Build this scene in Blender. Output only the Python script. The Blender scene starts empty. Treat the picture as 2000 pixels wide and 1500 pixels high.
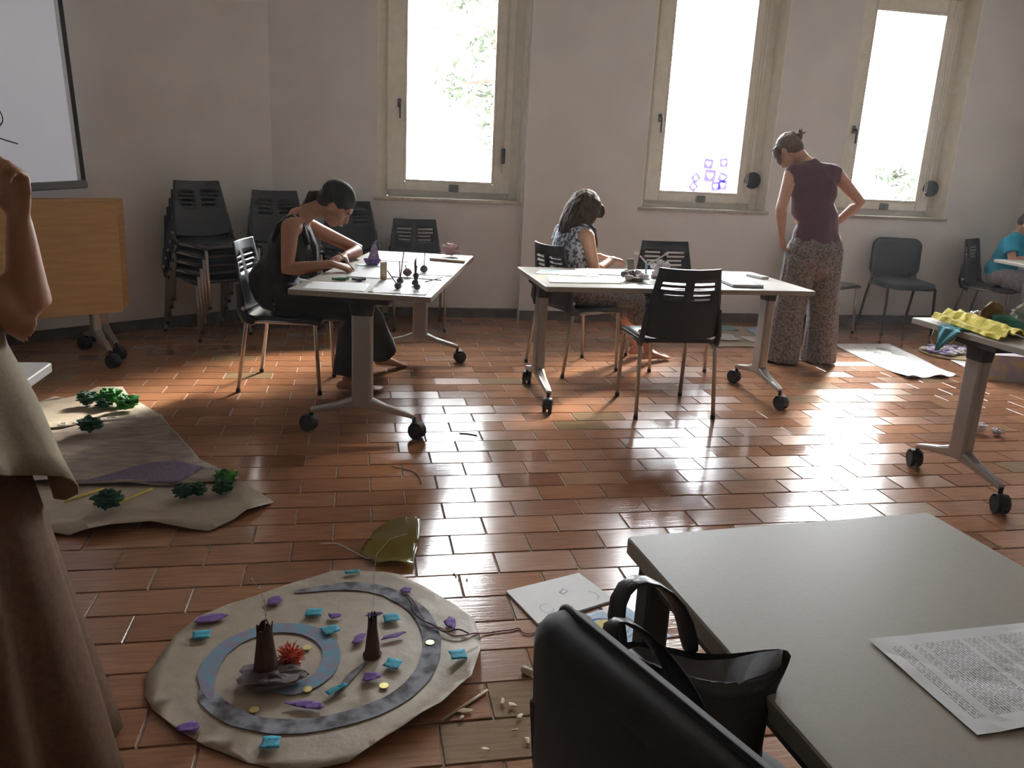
import bpy, bmesh, math, random
from mathutils import Vector, Matrix, Euler, noise
random.seed(7)
R = math.radians
PI = math.pi
scene = bpy.context.scene
COL = scene.collection

# ---------------------------------------------------------------- camera
cam_d = bpy.data.cameras.new('camera')
cam_d.sensor_fit = 'HORIZONTAL'
cam_d.sensor_width = 36.0
cam_d.lens = 36.0 * 1594.1 / 2000.0
cam_d.clip_start = 0.02
cam_d.clip_end = 300
cam = bpy.data.objects.new('camera', cam_d)
COL.objects.link(cam)
_yaw, _pitch, _roll = 0.19599, 0.27030, 0.04899
_f = Vector((math.sin(_yaw) * math.cos(_pitch), math.cos(_yaw) * math.cos(_pitch), -math.sin(_pitch)))
_r = Vector((math.cos(_yaw), -math.sin(_yaw), 0))
_u = _r.cross(_f)
_r2 = _r * math.cos(_roll) + _u * math.sin(_roll)
_u2 = -_r * math.sin(_roll) + _u * math.cos(_roll)
cam.matrix_world = Matrix(((_r2.x, _u2.x, -_f.x, 0), (_r2.y, _u2.y, -_f.y, 0), (_r2.z, _u2.z, -_f.z, 1.40), (0, 0, 0, 1)))
scene.camera = cam

# ---------------------------------------------------------------- sky, daylight, exposure
world = bpy.data.worlds.new('overcast_sky')
scene.world = world
world.use_nodes = True
_bg = world.node_tree.nodes['Background']
_bg.inputs['Color'].default_value = (0.93, 0.97, 1.0, 1)
_N = world.node_tree.nodes; _L = world.node_tree.links
# hazy bright sky, brightest around the veiled sun to the right beyond the windows
_tc = _N.new('ShaderNodeTexCoord'); _dp = _N.new('ShaderNodeVectorMath'); _dp.operation = 'DOT_PRODUCT'
_dp.inputs[1].default_value = Vector((.50, .66, .56)).normalized()
_L.new(_tc.outputs['Generated'], _dp.inputs[0])
_mx = _N.new('ShaderNodeMath'); _mx.operation = 'MAXIMUM'; _mx.inputs[1].default_value = 0.; _L.new(_dp.outputs['Value'], _mx.inputs[0])
_pw = _N.new('ShaderNodeMath'); _pw.operation = 'POWER'; _pw.inputs[1].default_value = 5.0; _L.new(_mx.outputs[0], _pw.inputs[0])
_ma = _N.new('ShaderNodeMath'); _ma.operation = 'MULTIPLY_ADD'; _ma.inputs[1].default_value = 34.0; _ma.inputs[2].default_value = 26.0
_L.new(_pw.outputs[0], _ma.inputs[0]); _L.new(_ma.outputs[0], _bg.inputs['Strength'])
scene.view_settings.view_transform = 'Standard'
scene.view_settings.look = 'None'
scene.view_settings.exposure = 0.30
scene.view_settings.gamma = 1.0
scene.view_settings.use_curve_mapping = False
scene.cycles.max_bounces = 8
scene.cycles.diffuse_bounces = 4
scene.cycles.glossy_bounces = 3
scene.cycles.volume_bounces = 0
scene.cycles.use_adaptive_sampling = True
scene.cycles.adaptive_threshold = 0.08
scene.cycles.transparent_max_bounces = 8
scene.cycles.sample_clamp_indirect = 6.0
scene.cycles.caustics_reflective = False
scene.cycles.caustics_refractive = False

sun_d = bpy.data.lights.new('sun', 'SUN')
sun_d.energy = 19.0; sun_d.angle = R(11.0); sun_d.color = (1.0, .93, .82)
sun = bpy.data.objects.new('sun', sun_d); COL.objects.link(sun)
sun.rotation_euler = Vector((.50, .66, .56)).to_track_quat('Z', 'Y').to_euler()

def portal(name, x, y, z, sx, sz, rot):
    l = bpy.data.lights.new(name, 'AREA')
    l.shape = 'RECTANGLE'; l.size = sx; l.size_y = sz
    l.cycles.is_portal = True
    o = bpy.data.objects.new(name, l)
    o.location = (x, y, z); o.rotation_euler = rot
    COL.objects.link(o)
    return o

# ---------------------------------------------------------------- materials
def mat(name, color=(.5, .5, .5), rough=.5, metal=0., spec=.5, noise_amt=0., noise_scale=20., bump=0., bump_scale=60., stretch=None,
        color2=None, coat=0., sheen=0., sss=0., alpha=1., transmission=0., mix_lo=.35, mix_hi=.65):
    m = bpy.data.materials.new(name)
    m.use_nodes = True
    nt = m.node_tree; N = nt.nodes; L = nt.links
    b = N['Principled BSDF']
    b.inputs['Base Color'].default_value = (*color, 1)
    b.inputs['Roughness'].default_value = rough
    b.inputs['Metallic'].default_value = metal
    b.inputs['Specular IOR Level'].default_value = spec
    b.inputs['Coat Weight'].default_value = coat
    b.inputs['Sheen Weight'].default_value = sheen
    if sss:
        b.inputs['Subsurface Weight'].default_value = sss
        b.inputs['Subsurface Radius'].default_value = (.012, .005, .003)
    b.inputs['Alpha'].default_value = alpha
    b.inputs['Transmission Weight'].default_value = transmission
    src = None
    if noise_amt or bump or color2:
        tc = N.new('ShaderNodeTexCoord')
        src = tc.outputs['Object']
        if stretch:
            mp = N.new('ShaderNodeMapping'); mp.inputs['Scale'].default_value = stretch
            L.new(src, mp.inputs['Vector']); src = mp.outputs['Vector']
    if noise_amt or color2:
        n = N.new('ShaderNodeTexNoise'); n.inputs['Scale'].default_value = noise_scale; n.inputs['Detail'].default_value = 4
        L.new(src, n.inputs['Vector'])
        cr = N.new('ShaderNodeValToRGB')
        c2 = color2 if color2 else tuple(c * (1 - noise_amt) for c in color)
        c1 = color if color2 else tuple(min(1, c * (1 + noise_amt)) for c in color)
        cr.color_ramp.elements[0].position = mix_lo; cr.color_ramp.elements[0].color = (*c2, 1)
        cr.color_ramp.elements[1].position = mix_hi; cr.color_ramp.elements[1].color = (*c1, 1)
        L.new(n.outputs['Fac'], cr.inputs['Fac']); L.new(cr.outputs['Color'], b.inputs['Base Color'])
    if bump:
        n2 = N.new('ShaderNodeTexNoise'); n2.inputs['Scale'].default_value = bump_scale; n2.inputs['Detail'].default_value = 5
        L.new(src, n2.inputs['Vector'])
        bp = N.new('ShaderNodeBump'); bp.inputs['Strength'].default_value = bump; bp.inputs['Distance'].default_value = .01
        L.new(n2.outputs['Fac'], bp.inputs['Height']); L.new(bp.outputs['Normal'], b.inputs['Normal'])
    return m

def tile_material():
    m = bpy.data.materials.new('terracotta_tile'); m.use_nodes = True
    nt = m.node_tree; N = nt.nodes; L = nt.links; b = N['Principled BSDF']
    oi = N.new('ShaderNodeObjectInfo'); ge = N.new('ShaderNodeNewGeometry')
    ad = N.new('ShaderNodeMath'); ad.operation = 'ADD'
    L.new(oi.outputs['Random'], ad.inputs[0]); L.new(ge.outputs['Random Per Island'], ad.inputs[1])
    fr = N.new('ShaderNodeMath'); fr.operation = 'FRACT'; L.new(ad.outputs[0], fr.inputs[0])
    cr = N.new('ShaderNodeValToRGB'); e = cr.color_ramp.elements
    cols = [(0, (.25, .110, .058)), (.2, (.34, .160, .082)), (.42, (.40, .190, .098)), (.6, (.30, .136, .072)), (.78, (.36, .170, .088)), (.93, (.37, .195, .105)), (.97, (.28, .19, .11))]
    e[0].position = 0; e[0].color = (*cols[0][1], 1); e[1].position = .985; e[1].color = (*cols[-1][1], 1)
    for p, c in cols[1:-1]:
        k = e.new(p); k.color = (*c, 1)
    L.new(fr.outputs[0], cr.inputs['Fac'])
    # streaks along the tile's length, in world metres
    mp = N.new('ShaderNodeMapping'); mp.inputs['Scale'].default_value = (5, 55, 30)
    L.new(ge.outputs['Position'], mp.inputs['Vector'])
    n = N.new('ShaderNodeTexNoise'); n.inputs['Scale'].default_value = 1.4; n.inputs['Detail'].default_value = 5
    L.new(mp.outputs['Vector'], n.inputs['Vector'])
    mx = N.new('ShaderNodeMix'); mx.data_type = 'RGBA'; mx.blend_type = 'MULTIPLY'
    cr2 = N.new('ShaderNodeValToRGB'); cr2.color_ramp.elements[0].position = .3; cr2.color_ramp.elements[0].color = (.62, .6, .58, 1)
    cr2.color_ramp.elements[1].position = .62; cr2.color_ramp.elements[1].color = (1.08, 1.05, 1.02, 1)
    L.new(n.outputs['Fac'], cr2.inputs['Fac'])
    mx.inputs['Factor'].default_value = .75
    L.new(cr.outputs['Color'], mx.inputs['A']); L.new(cr2.outputs['Color'], mx.inputs['B'])
    L.new(mx.outputs['Result'], b.inputs['Base Color'])
    # gloss that varies from tile to tile and in wear patches
    mr = N.new('ShaderNodeMapRange'); mr.inputs['To Min'].default_value = .10; mr.inputs['To Max'].default_value = .23
    f2 = N.new('ShaderNodeMath'); f2.operation = 'MULTIPLY'; f2.inputs[1].default_value = 7.31
    f3 = N.new('ShaderNodeMath'); f3.operation = 'FRACT'
    L.new(fr.outputs[0], f2.inputs[0]); L.new(f2.outputs[0], f3.inputs[0]); L.new(f3.outputs[0], mr.inputs['Value'])
    L.new(mr.outputs['Result'], b.inputs['Roughness'])
    b.inputs['Specular IOR Level'].default_value = .75
    mp2 = N.new('ShaderNodeMapping'); mp2.inputs['Scale'].default_value = (9, 90, 30)
    L.new(ge.outputs['Position'], mp2.inputs['Vector'])
    n3 = N.new('ShaderNodeTexNoise'); n3.inputs['Scale'].default_value = 1.0; n3.inputs['Detail'].default_value = 3
    L.new(mp2.outputs['Vector'], n3.inputs['Vector'])
    bp = N.new('ShaderNodeBump'); bp.inputs['Strength'].default_value = .16; bp.inputs['Distance'].default_value = .004
    L.new(n3.outputs['Fac'], bp.inputs['Height']); L.new(bp.outputs['Normal'], b.inputs['Normal'])
    return m

def glass_material():
    m = bpy.data.materials.new('window_glass'); m.use_nodes = True
    nt = m.node_tree; N = nt.nodes; L = nt.links
    for n in list(N):
        N.remove(n)
    out = N.new('ShaderNodeOutputMaterial'); mix = N.new('ShaderNodeMixShader')
    tr = N.new('ShaderNodeBsdfTransparent'); gl = N.new('ShaderNodeBsdfGlossy'); gl.inputs['Roughness'].default_value = .02
    fr = N.new('ShaderNodeFresnel'); fr.inputs['IOR'].default_value = 1.3
    L.new(fr.outputs[0], mix.inputs[0]); L.new(tr.outputs[0], mix.inputs[1]); L.new(gl.outputs[0], mix.inputs[2])
    L.new(mix.outputs[0], out.inputs['Surface'])
    return m

def film_material(name, color, fac, rough=.2):
    """thin see-through film: part coloured transparency, part glossy plastic"""
    m = bpy.data.materials.new(name); m.use_nodes = True
    nt = m.node_tree; N = nt.nodes; L = nt.links; b = N['Principled BSDF']
    b.inputs['Base Color'].default_value = (*color, 1); b.inputs['Roughness'].default_value = rough
    tr = N.new('ShaderNodeBsdfTransparent'); tr.inputs['Color'].default_value = (*[min(1, c * 1.7 + .1) for c in color], 1)
    mix = N.new('ShaderNodeMixShader'); mix.inputs[0].default_value = fac
    L.new(tr.outputs[0], mix.inputs[1]); L.new(b.outputs[0], mix.inputs[2]); L.new(mix.outputs[0], N['Material Output'].inputs['Surface'])
    return m

M = {}
M['tile'] = tile_material()
M['grout'] = mat('grout', (.34, .28, .22), .85, noise_amt=.25, noise_scale=30, bump=.2)
M['wall'] = mat('wall_plaster', (.82, .82, .815), .85, noise_amt=.03, noise_scale=3, bump=.12, bump_scale=90)
M['wall_dark'] = mat('wall_front_paint', (.42, .38, .33), .85, noise_amt=.05, noise_scale=3)
M['ceiling'] = mat('ceiling_paint', (.86, .85, .82), .9, noise_amt=.04, noise_scale=4)
M['baseboard'] = mat('baseboard_slate', (.10, .085, .075), .5, noise_amt=.3, noise_scale=9)
M['frame'] = mat('window_cream_paint', (.90, .88, .79), .45, noise_amt=.04, noise_scale=14)
M['sill'] = mat('sill_stone', (.62, .58, .49), .5, noise_amt=.1, noise_scale=25)
M['glass'] = glass_material()
M['dark_plastic'] = mat('dark_plastic', (.03, .032, .034), .4)
M['grey_plastic'] = mat('grey_plastic', (.14, .14, .13), .5)
M['cord'] = mat('blind_cord', (.72, .69, .62), .7)
M['handle'] = mat('bronze_handle', (.13, .12, .11), .35, metal=.6)

# ---------------------------------------------------------------- mesh helpers
class MB:
    """collects faces and links them as one mesh object"""
    def __init__(s):
        s.v = []; s.f = []
    def add(s, vs, fs):
        o = len(s.v)
        s.v += [tuple(v) for v in vs]
        s.f += [tuple(i + o for i in f) for f in fs]
        return s
    def box(s, c, size, rot=None, ch=0.):
        x, y, z = (k / 2 for k in size)
        mtx = rot.to_matrix() if isinstance(rot, Euler) else (rot if rot is not None else Matrix.Identity(3))
        c = Vector(c)
        if not ch:
            vs = [Vector((a, b, d)) for d in (-z, z) for a, b in ((-x, -y), (x, -y), (x, y), (-x, y))]
            fs = [(3, 2, 1, 0), (4, 5, 6, 7), (0, 1, 5, 4), (1, 2, 6, 5), (2, 3, 7, 6), (3, 0, 4, 7)]
        else:
            vs = []
            for d, k in ((-z, ch), (-z + ch, 0), (z - ch, 0), (z, ch)):
                a, b = x - k, y - k
                q = ch if k == 0 else ch * .6
                vs += [Vector(p) for p in ((-a + q, -b, d), (a - q, -b, d), (a, -b + q, d), (a, b - q, d), (a - q, b, d), (-a + q, b, d), (-a, b - q, d), (-a, -b + q, d))]
            fs = [tuple(reversed(range(8))), tuple(range(24, 32))]
            for k in range(3):
                for i in range(8):
                    j = (i + 1) % 8
                    fs.append((k * 8 + i, k * 8 + j, k * 8 + 8 + j, k * 8 + 8 + i))
        return s.add([c + mtx @ v for v in vs], fs)
    def rings(s, rs, cap0=True, cap1=True, closed=True):
        n = len(rs[0]); vs = [p for r in rs for p in r]; fs = []
        for k in range(len(rs) - 1):
            for i in range(n if closed else n - 1):
                j = (i + 1) % n
                fs.append((k * n + i, k * n + j, k * n + n + j, k * n + n + i))
        if cap0: fs.append(tuple(reversed(range(n))))
        if cap1: fs.append(tuple(range((len(rs) - 1) * n, len(rs) * n)))
        return s.add(vs, fs)
    def tube(s, pts, rad, n=8, side=None, cap=True, flat=None, ball=False):
        """round or elliptic tube: rad is a number or a list of numbers or (a, b) pairs; a runs along `side`"""
        pts = [Vector(p) for p in pts]; m = len(pts)
        if not isinstance(rad, (list,)): rad = [rad] * m
        rad = [r if isinstance(r, tuple) else (r, r) for r in rad]
        tang = []
        for i in range(m):
            t = (pts[min(i + 1, m - 1)] - pts[max(i - 1, 0)])
            tang.append(t.normalized() if t.length > 1e-9 else Vector((0, 0, 1)))
        sd = Vector(side) if side is not None else None
        prev = None; rs = []
        for i in range(m):
            t = tang[i]
            if sd is not None: a = sd - t * sd.dot(t)
            elif prev is not None: a = prev - t * prev.dot(t)
            else: a = t.orthogonal()
            if a.length < 1e-6: a = t.orthogonal()
            a.normalize(); prev = a; b = t.cross(a)
            rs.append([pts[i] + a * (math.cos(2 * PI * k / n) * rad[i][0]) + b * (math.sin(2 * PI * k / n) * rad[i][1]) for k in range(n)])
        if ball:
            def endcap(i, sgn):
                t = tang[i] * sgn; c = pts[i]; out = []
                d = min(rad[i])
                for ph in (35, 65, 84):
                    q = math.cos(R(ph)); h = math.sin(R(ph)) * d
                    out.append([c + (p - c) * q + t * h for p in rs[i]])
                return out
            s0 = endcap(0, -1); s1 = endcap(m - 1, 1)
            rs = list(reversed(s0)) + rs + s1
        return s.rings(rs, cap, cap)
    def ell(s, c, r, rot=None, nu=20, nv=12, fn=None):
        c = Vector(c); mtx = rot if rot is not None else Matrix.Identity(3)
        vs = []; fs = []
        for j in range(nv + 1):
            th = PI * j / nv
            for i in range(nu):
                ph = 2 * PI * i / nu
                d = Vector((math.sin(th) * math.cos(ph), math.sin(th) * math.sin(ph), math.cos(th)))
                p = Vector((d.x * r[0], d.y * r[1], d.z * r[2]))
                if fn: p = fn(d, p)
                vs.append(c + mtx @ p)
        for j in range(nv):
            for i in range(nu):
                k = (i + 1) % nu
                fs.append((j * nu + i, (j + 1) * nu + i, (j + 1) * nu + k, j * nu + k))
        return s.add(vs, fs)
    def prism(s, poly, z0, z1, mtx=None):
        """poly: list of (x, y), counter-clockwise"""
        n = len(poly)
        vs = [Vector((x, y, z0)) for x, y in poly] + [Vector((x, y, z1)) for x, y in poly]
        if mtx is not None: vs = [mtx @ v for v in vs]
        fs = [tuple(reversed(range(n))), tuple(range(n, 2 * n))] + [(i, (i + 1) % n, n + (i + 1) % n, n + i) for i in range(n)]
        return s.add(vs, fs)
    def grid(s, fn, nu, nv, skip=None):
        vs = [fn(i / nu, j / nv) for j in range(nv + 1) for i in range(nu + 1)]
        fs = [(j * (nu + 1) + i, j * (nu + 1) + i + 1, (j + 1) * (nu + 1) + i + 1, (j + 1) * (nu + 1) + i)
              for j in range(nv) for i in range(nu) if not (skip and skip(i, j))]
        return s.add(vs, fs)
    def mesh(s, name, smooth=False, weld=False):
        me = bpy.data.meshes.new(name)
        me.from_pydata(s.v, [], s.f)
        if weld:
            bm = bmesh.new(); bm.from_mesh(me); bmesh.ops.remove_doubles(bm, verts=bm.verts, dist=1e-5)
            bmesh.ops.recalc_face_normals(bm, faces=bm.faces); bm.to_mesh(me); bm.free()
        if smooth:
            me.polygons.foreach_set('use_smooth', [True] * len(me.polygons))
        me.update()
        return me
    def build(s, name, material, parent=None, smooth=False, weld=False, solid=0., bevel=0., sub=0, off=0., angle=None):
        me = s.mesh(name, smooth, weld)
        o = bpy.data.objects.new(name, me)
        COL.objects.link(o)
        me.materials.append(M[material] if isinstance(material, str) else material)
        if parent is not None: o.parent = parent
        if solid:
            k = o.modifiers.new('thickness', 'SOLIDIFY'); k.thickness = solid; k.offset = off
        if bevel:
            k = o.modifiers.new('bevel', 'BEVEL'); k.width = bevel; k.segments = 2; k.limit_method = 'ANGLE'; k.angle_limit = R(40)
        if sub:
            k = o.modifiers.new('smooth', 'SUBSURF'); k.levels = sub; k.render_levels = sub
        if angle is not None:
            try: me.set_sharp_from_angle(angle=R(angle))
            except Exception: pass
        return o

def tag(o, label=None, cat=None, group=None, kind=None):
    if label: o['label'] = label
    if cat: o['category'] = cat
    if group: o['group'] = group
    if kind: o['kind'] = kind
    return o

def thing(name, label, cat, loc=(0, 0, 0), rz=0., group=None):
    o = bpy.data.objects.new(name, None)
    o.empty_display_size = .1
    COL.objects.link(o)
    o.location = loc; o.rotation_euler = (0, 0, rz)
    return tag(o, label, cat, group)

def dup(root, loc, rz, label, group=None, tilt=None):
    r = root.copy(); COL.objects.link(r)
    r.location = loc; r.rotation_euler = (0, 0, rz) if tilt is None else (tilt[0], tilt[1], rz)
    r['label'] = label
    if group: r['group'] = group
    elif 'group' in r: del r['group']
    for ch in [o for o in COL.objects if o.parent == root]:
        c = ch.copy(); COL.objects.link(c); c.parent = r
        for g in [o for o in COL.objects if o.parent == ch]:
            d = g.copy(); COL.objects.link(d); d.parent = c
    return r

def struct(o):
    o['kind'] = 'structure'
    return o

# ================================================================= THE ROOM
X0, X1 = -3.6, 6.32           # left / right limits
Y0, Y1 = -5.0, 7.08           # wall behind the camera / window wall (inner face)
CEIL = 3.42
STEP = 1.44                   # left of this the window wall stands back a little
YB = 7.17

floor = struct(MB().box(((X0 + X1) / 2, (Y0 + Y1) / 2 + .1, -.034), (X1 - X0 + .3, Y1 - Y0 + .5, .06)).build('floor', 'grout'))

TL, TW, TY0 = .2887, .15155, 4.80107
J = .0055
tile_variants = []
def tile_mesh(lx, ly, k):
    b = MB()
    x, y = (lx - J) / 2, (ly - J) / 2; c = .0022; top = .0; z0 = -.012
    lo = [(-x, -y, z0), (x, -y, z0), (x, y, z0), (-x, y, z0)]
    md = [(-x, -y, top - c), (x, -y, top - c), (x, y, top - c), (-x, y, top - c)]
    tp = [(-x + c, -y + c, top), (x - c, -y + c, top), (x - c, y - c, top), (-x + c, y - c, top)]
    b.rings([lo, md, tp], cap0=False)
    return b
proto_tile = tile_mesh(TL, TW, 0).mesh('tile'); proto_tile.materials.append(M['tile'])
cells = []
krange = range(int((TY0 - Y1 - .1) / TW) - 1, int((TY0 - Y0) / TW) + 1)
for k in krange:
    yc = TY0 - (k + .5) * TW
    off = .70 if k % 2 == 0 else .20
    i0 = int(X0 / TL) - 1
    for i in range(i0, int(X1 / TL) + 2):
        xa = (i + off) * TL; xb = xa + TL
        if xb < X0 or xa > X1 or yc - TW / 2 > YB or yc + TW / 2 < Y0: continue
        cells.append((xa, xb, yc))
def in_view(x, y):
    d = Vector((x, y, -1.40)); w = d.dot(_f)
    if w < .3: return None
    px = 1000 + 1594.1 * d.dot(_r2) / w; py = 750 - 1594.1 * d.dot(_u2) / w
    return (px, py) if -30 < px < 2030 and py < 1530 else None
rng = random.Random(11)
near = sorted([c for c in cells if in_view((c[0] + c[1]) / 2, c[2])], key=lambda c: (c[0] + c[1]) ** 2 / 4 + c[2] ** 2)[:300]
near_set = set(near)
rest = MB()
for c in cells:
    xc = (c[0] + c[1]) / 2
    tx, ty, dz = rng.gauss(0, .0042), rng.gauss(0, .0028), rng.gauss(0, .0004)
    if c in near_set:
        o = bpy.data.objects.new('tile', proto_tile); COL.objects.link(o); o.parent = floor
        o.location = (xc, c[2], dz); o.rotation_euler = (tx, ty, rng.gauss(0, .0015))
    else:
        mt = Euler((tx, ty, 0)).to_matrix()
        b = tile_mesh(TL, TW, 0)
        rest.add([Vector((xc, c[2], dz)) + mt @ Vector(v) for v in b.v], b.f)
ro = rest.build('tile', 'tile', floor); ro['kind'] = 'stuff'

# ---- window wall with three openings
WIN = [(.18, 1.432, YB), (2.49, 3.695, Y1), (4.39, 5.55, Y1)]
WZ0, WZ1 = 1.03, 3.06
WTH = .27
def wall_piece(b, xa, xb, za, zb, y):
    b.box(((xa + xb) / 2, y + WTH / 2, (za + zb) / 2), (xb - xa, WTH, zb - za))
wb = MB()
wall_piece(wb, -1.2, .18, 0, CEIL, YB); wall_piece(wb, .18, 1.432, 0, WZ0, YB); wall_piece(wb, .18, 1.432, WZ1, CEIL, YB)
wall_piece(wb, STEP - .008, 2.49, 0, CEIL, Y1); wall_piece(wb, 2.49, 3.695, 0, WZ0, Y1); wall_piece(wb, 2.49, 3.695, WZ1, CEIL, Y1)
wall_piece(wb, 3.695, 4.39, 0, CEIL, Y1); wall_piece(wb, 4.39, 5.55, 0, WZ0, Y1); wall_piece(wb, 4.39, 5.55, WZ1, CEIL, Y1); wall_piece(wb, 5.55, X1 + .3, 0, CEIL, Y1)
wall_back = struct(wb.build('wall_back', 'wall'))

# slanting wall on the left with the projection screen
AL = R(36)
CX, CY = -.67, YB
LD = Vector((-math.cos(AL), -math.sin(AL), 0)); LN = Vector((math.sin(AL), -math.cos(AL), 0))
LLEN = 3.55
def on_left(s, d=0., z=0.):
    return Vector((CX, CY, 0)) + LD * s + LN * d + Vector((0, 0, z))
rotL = Matrix((( -LD.x, LN.x * -1, 0), (-LD.y, LN.y * -1, 0), (0, 0, 1)))   # local x along the wall to the right, y into the wall
wall_left = struct(MB().box(on_left(LLEN / 2 - .05, -.15, CEIL / 2), (LLEN + .3, .30, CEIL), rotL).build('wall_left', 'wall'))
endp = on_left(LLEN)
wall_side = struct(MB().box((endp.x - .12, (endp.y + Y0) / 2, CEIL / 2), (.3, endp.y - Y0 + .3, CEIL)).build('wall_far_left', 'wall'))
wall_front = struct(MB().box(((X0 + X1) / 2, Y0 - .15, CEIL / 2), (X1 - X0 + .8, .3, CEIL)).build('wall_front', 'wall_dark'))
# right wall
rw = MB().box((X1 + .2, (Y0 + Y1) / 2, CEIL / 2), (.4, Y1 - Y0 + .4, CEIL))
wall_right = struct(rw.build('wall_right', 'wall'))
ceiling = struct(MB().box(((X0 + X1) / 2, (Y0 + Y1) / 2, CEIL + .1), (X1 - X0 + 1.2, Y1 - Y0 + 1.6, .2)).build('ceiling', 'ceiling'))

# baseboards
BBH = .085
struct(MB().box(((-.67 + STEP) / 2, YB - .006, BBH / 2), (STEP + .66, .012, BBH)).build('baseboard_back_left', 'baseboard'))
struct(MB().box(((STEP + X1) / 2, Y1 - .006, BBH / 2), (X1 - STEP, .012, BBH)).build('baseboard_back_right', 'baseboard'))
struct(MB().box(on_left(LLEN / 2, .006, BBH / 2), (LLEN, .012, BBH), rotL).build('baseboard_left', 'baseboard'))
struct(MB().box((X1 - .006, (Y0 + Y1) / 2, BBH / 2), (.012, Y1 - Y0, BBH)).build('baseboard_right', 'baseboard'))

# ---- windows
def frame_bars(b, xa, xb, za, zb, y, w, t, wb_=None, ch=.006):
    wb_ = wb_ or w
    b.box((xa + w / 2, y, (za + zb) / 2), (w, t, zb - za), ch=ch); b.box((xb - w / 2, y, (za + zb) / 2), (w, t, zb - za), ch=ch)
    b.box(((xa + xb) / 2, y, za + wb_ / 2), (xb - xa - 2 * w, t, wb_), ch=ch); b.box(((xa + xb) / 2, y, zb - w / 2), (xb - xa - 2 * w, t, w), ch=ch)
for wi, (xa, xb, yw) in enumerate(WIN):
    n = wi + 1
    yf = yw + .20
    b = MB()
    # splayed plaster reveal lining, cream painted
    frame_bars(b, xa, xb, WZ0, WZ1, yf + .03, .095, .07, .06)
    win = struct(b.build('window_%d' % n, 'frame'))
    b = MB(); frame_bars(b, xa + .085, xb - .085, WZ0 + .05, WZ1 - .085, yf - .015, .155 if wi == 0 else .13, .05, .085, .01)
    pane_l, pane_r = xa + .085 + (.155 if wi == 0 else .13), xb - .085 - (.155 if wi == 0 else .13)
    sash = b.build('window_sash', 'frame', win)
    b = MB(); w_ = .022
    frame_bars(b, pane_l - .004, pane_r + .004, WZ0 + .131, WZ1 - .21, yf - .028, .018, .03, .018, .004)
    b.build('glazing_bead', 'frame', sash)
    MB().box(((pane_l + pane_r) / 2, yf - .012, (WZ0 + .13 + WZ1 - .21) / 2), (pane_r - pane_l + .02, .004, WZ1 - WZ0 - .33)).build('pane', 'glass', win)
    # inside sill
    struct(MB().box(((xa + xb) / 2, yw + .085, WZ0 - .012), (xb - xa + .05, .21, .03), ch=.006).build('window_sill', 'sill', win))
    # reveal lining
    for s_, xx in ((-1, xa), (1, xb)):
        MB().box((xx - s_ * .006, yw + .10, (WZ0 + WZ1) / 2), (.012, .2, WZ1 - WZ0)).build('reveal', 'frame', win)
    # handle on the left stile
    hx, hz = pane_l - .05, 1.80
    h = MB().box((hx, yf - .045, hz), (.034, .012, .07), ch=.004).build('handle_plate', 'handle', win)
    hb = MB(); hb.tube([(hx, yf - .045, hz), (hx, yf - .085, hz), (hx + .004, yf - .092, hz - .02), (hx + .004, yf - .092, hz - .125)], [.010, .010, .011, .009], 10)
    hb.build('handle_lever', 'handle', h, smooth=True)
    # little lock case on the bottom rail
    lx = (pane_l + pane_r) / 2 + (.02 if wi != 0 else .04)
    MB().box((lx, yf - .052, WZ0 + .085), (.085, .03, .062), ch=.006).build('lock_case', 'grey_plastic', win)
    # blind cord at the right with its winder
    cx = xb - .165
    z1 = 1.38 if wi == 0 else 1.26
    cb = MB()
    for dx in ((0, .012) if wi == 0 else (0, .03)):
        cb.tube([(cx + dx, yf - .06, WZ1 - .1), (cx + dx + .001, yf - .062, 2.2), (cx + dx * .6, yf - .064, z1)], .0035, 6)
    cb.build('blind_cord', 'cord', win)
    if wi == 0:
        k = MB().box((cx + .004, yf - .064, 1.41), (.034, .03, .13), ch=.006).build('cord_cleat', 'dark_plastic', win)
        MB().tube([(cx - .004, yf - .066, 1.34), (cx - .006, yf - .068, 1.26)], [.010, .006], 8).build('cord_pull', 'cord', win, smooth=True)
    else:
        k = MB(); k.tube([(cx + .075, yf - .06, 1.30), (cx + .075, yf - .03, 1.30)], [.075, .075], 24)
        k.build('cord_winder', 'dark_plastic', win)
        MB().tube([(cx, yf - .066, 1.27), (cx - .006, yf - .068, 1.19)], [.011, .007], 8).build('cord_pull', 'cord', win, smooth=True)
    portal('window_daylight_portal', (xa + xb) / 2, yw + .29, (WZ0 + WZ1) / 2, xb - xa, WZ1 - WZ0, (R(-90), 0, 0))
# outside ground
M['lawn'] = mat('pale_gravel', (.62, .60, .54), .95, noise_amt=.12, noise_scale=.6)
struct(MB().box((3, 40, -1.3), (160, 64, .2)).build('ground_outside', 'lawn'))

# ================================================================= FURNITURE
M['laminate'] = mat('tabletop_laminate', (.385, .36, .305), .46, spec=.3, noise_amt=.03, noise_scale=160, bump=.015, bump_scale=400)
M['edge_band'] = mat('edge_band', (.58, .545, .46), .45)
M['beech'] = mat('beech_veneer', (.55, .36, .17), .5, noise_amt=.08, noise_scale=4, stretch=(1, 1, 9))
M['steel_paint'] = mat('silver_paint', (.42, .41, .39), .38, metal=.55, noise_amt=.03, noise_scale=80)
M['steel'] = mat('satin_steel_tube', (.50, .47, .42), .30, metal=.85)
M['black_plastic'] = mat('black_shell_plastic', (.014, .017, .023), .34, spec=.5, bump=.03, bump_scale=500)
M['black_seat'] = mat('black_seat_plastic', (.016, .019, .026), .28, spec=.55, bump=.02, bump_scale=500)
M['rubber'] = mat('black_rubber', (.012, .012, .013), .6)
M['bracket'] = mat('black_bracket', (.02, .02, .022), .45)
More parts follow.
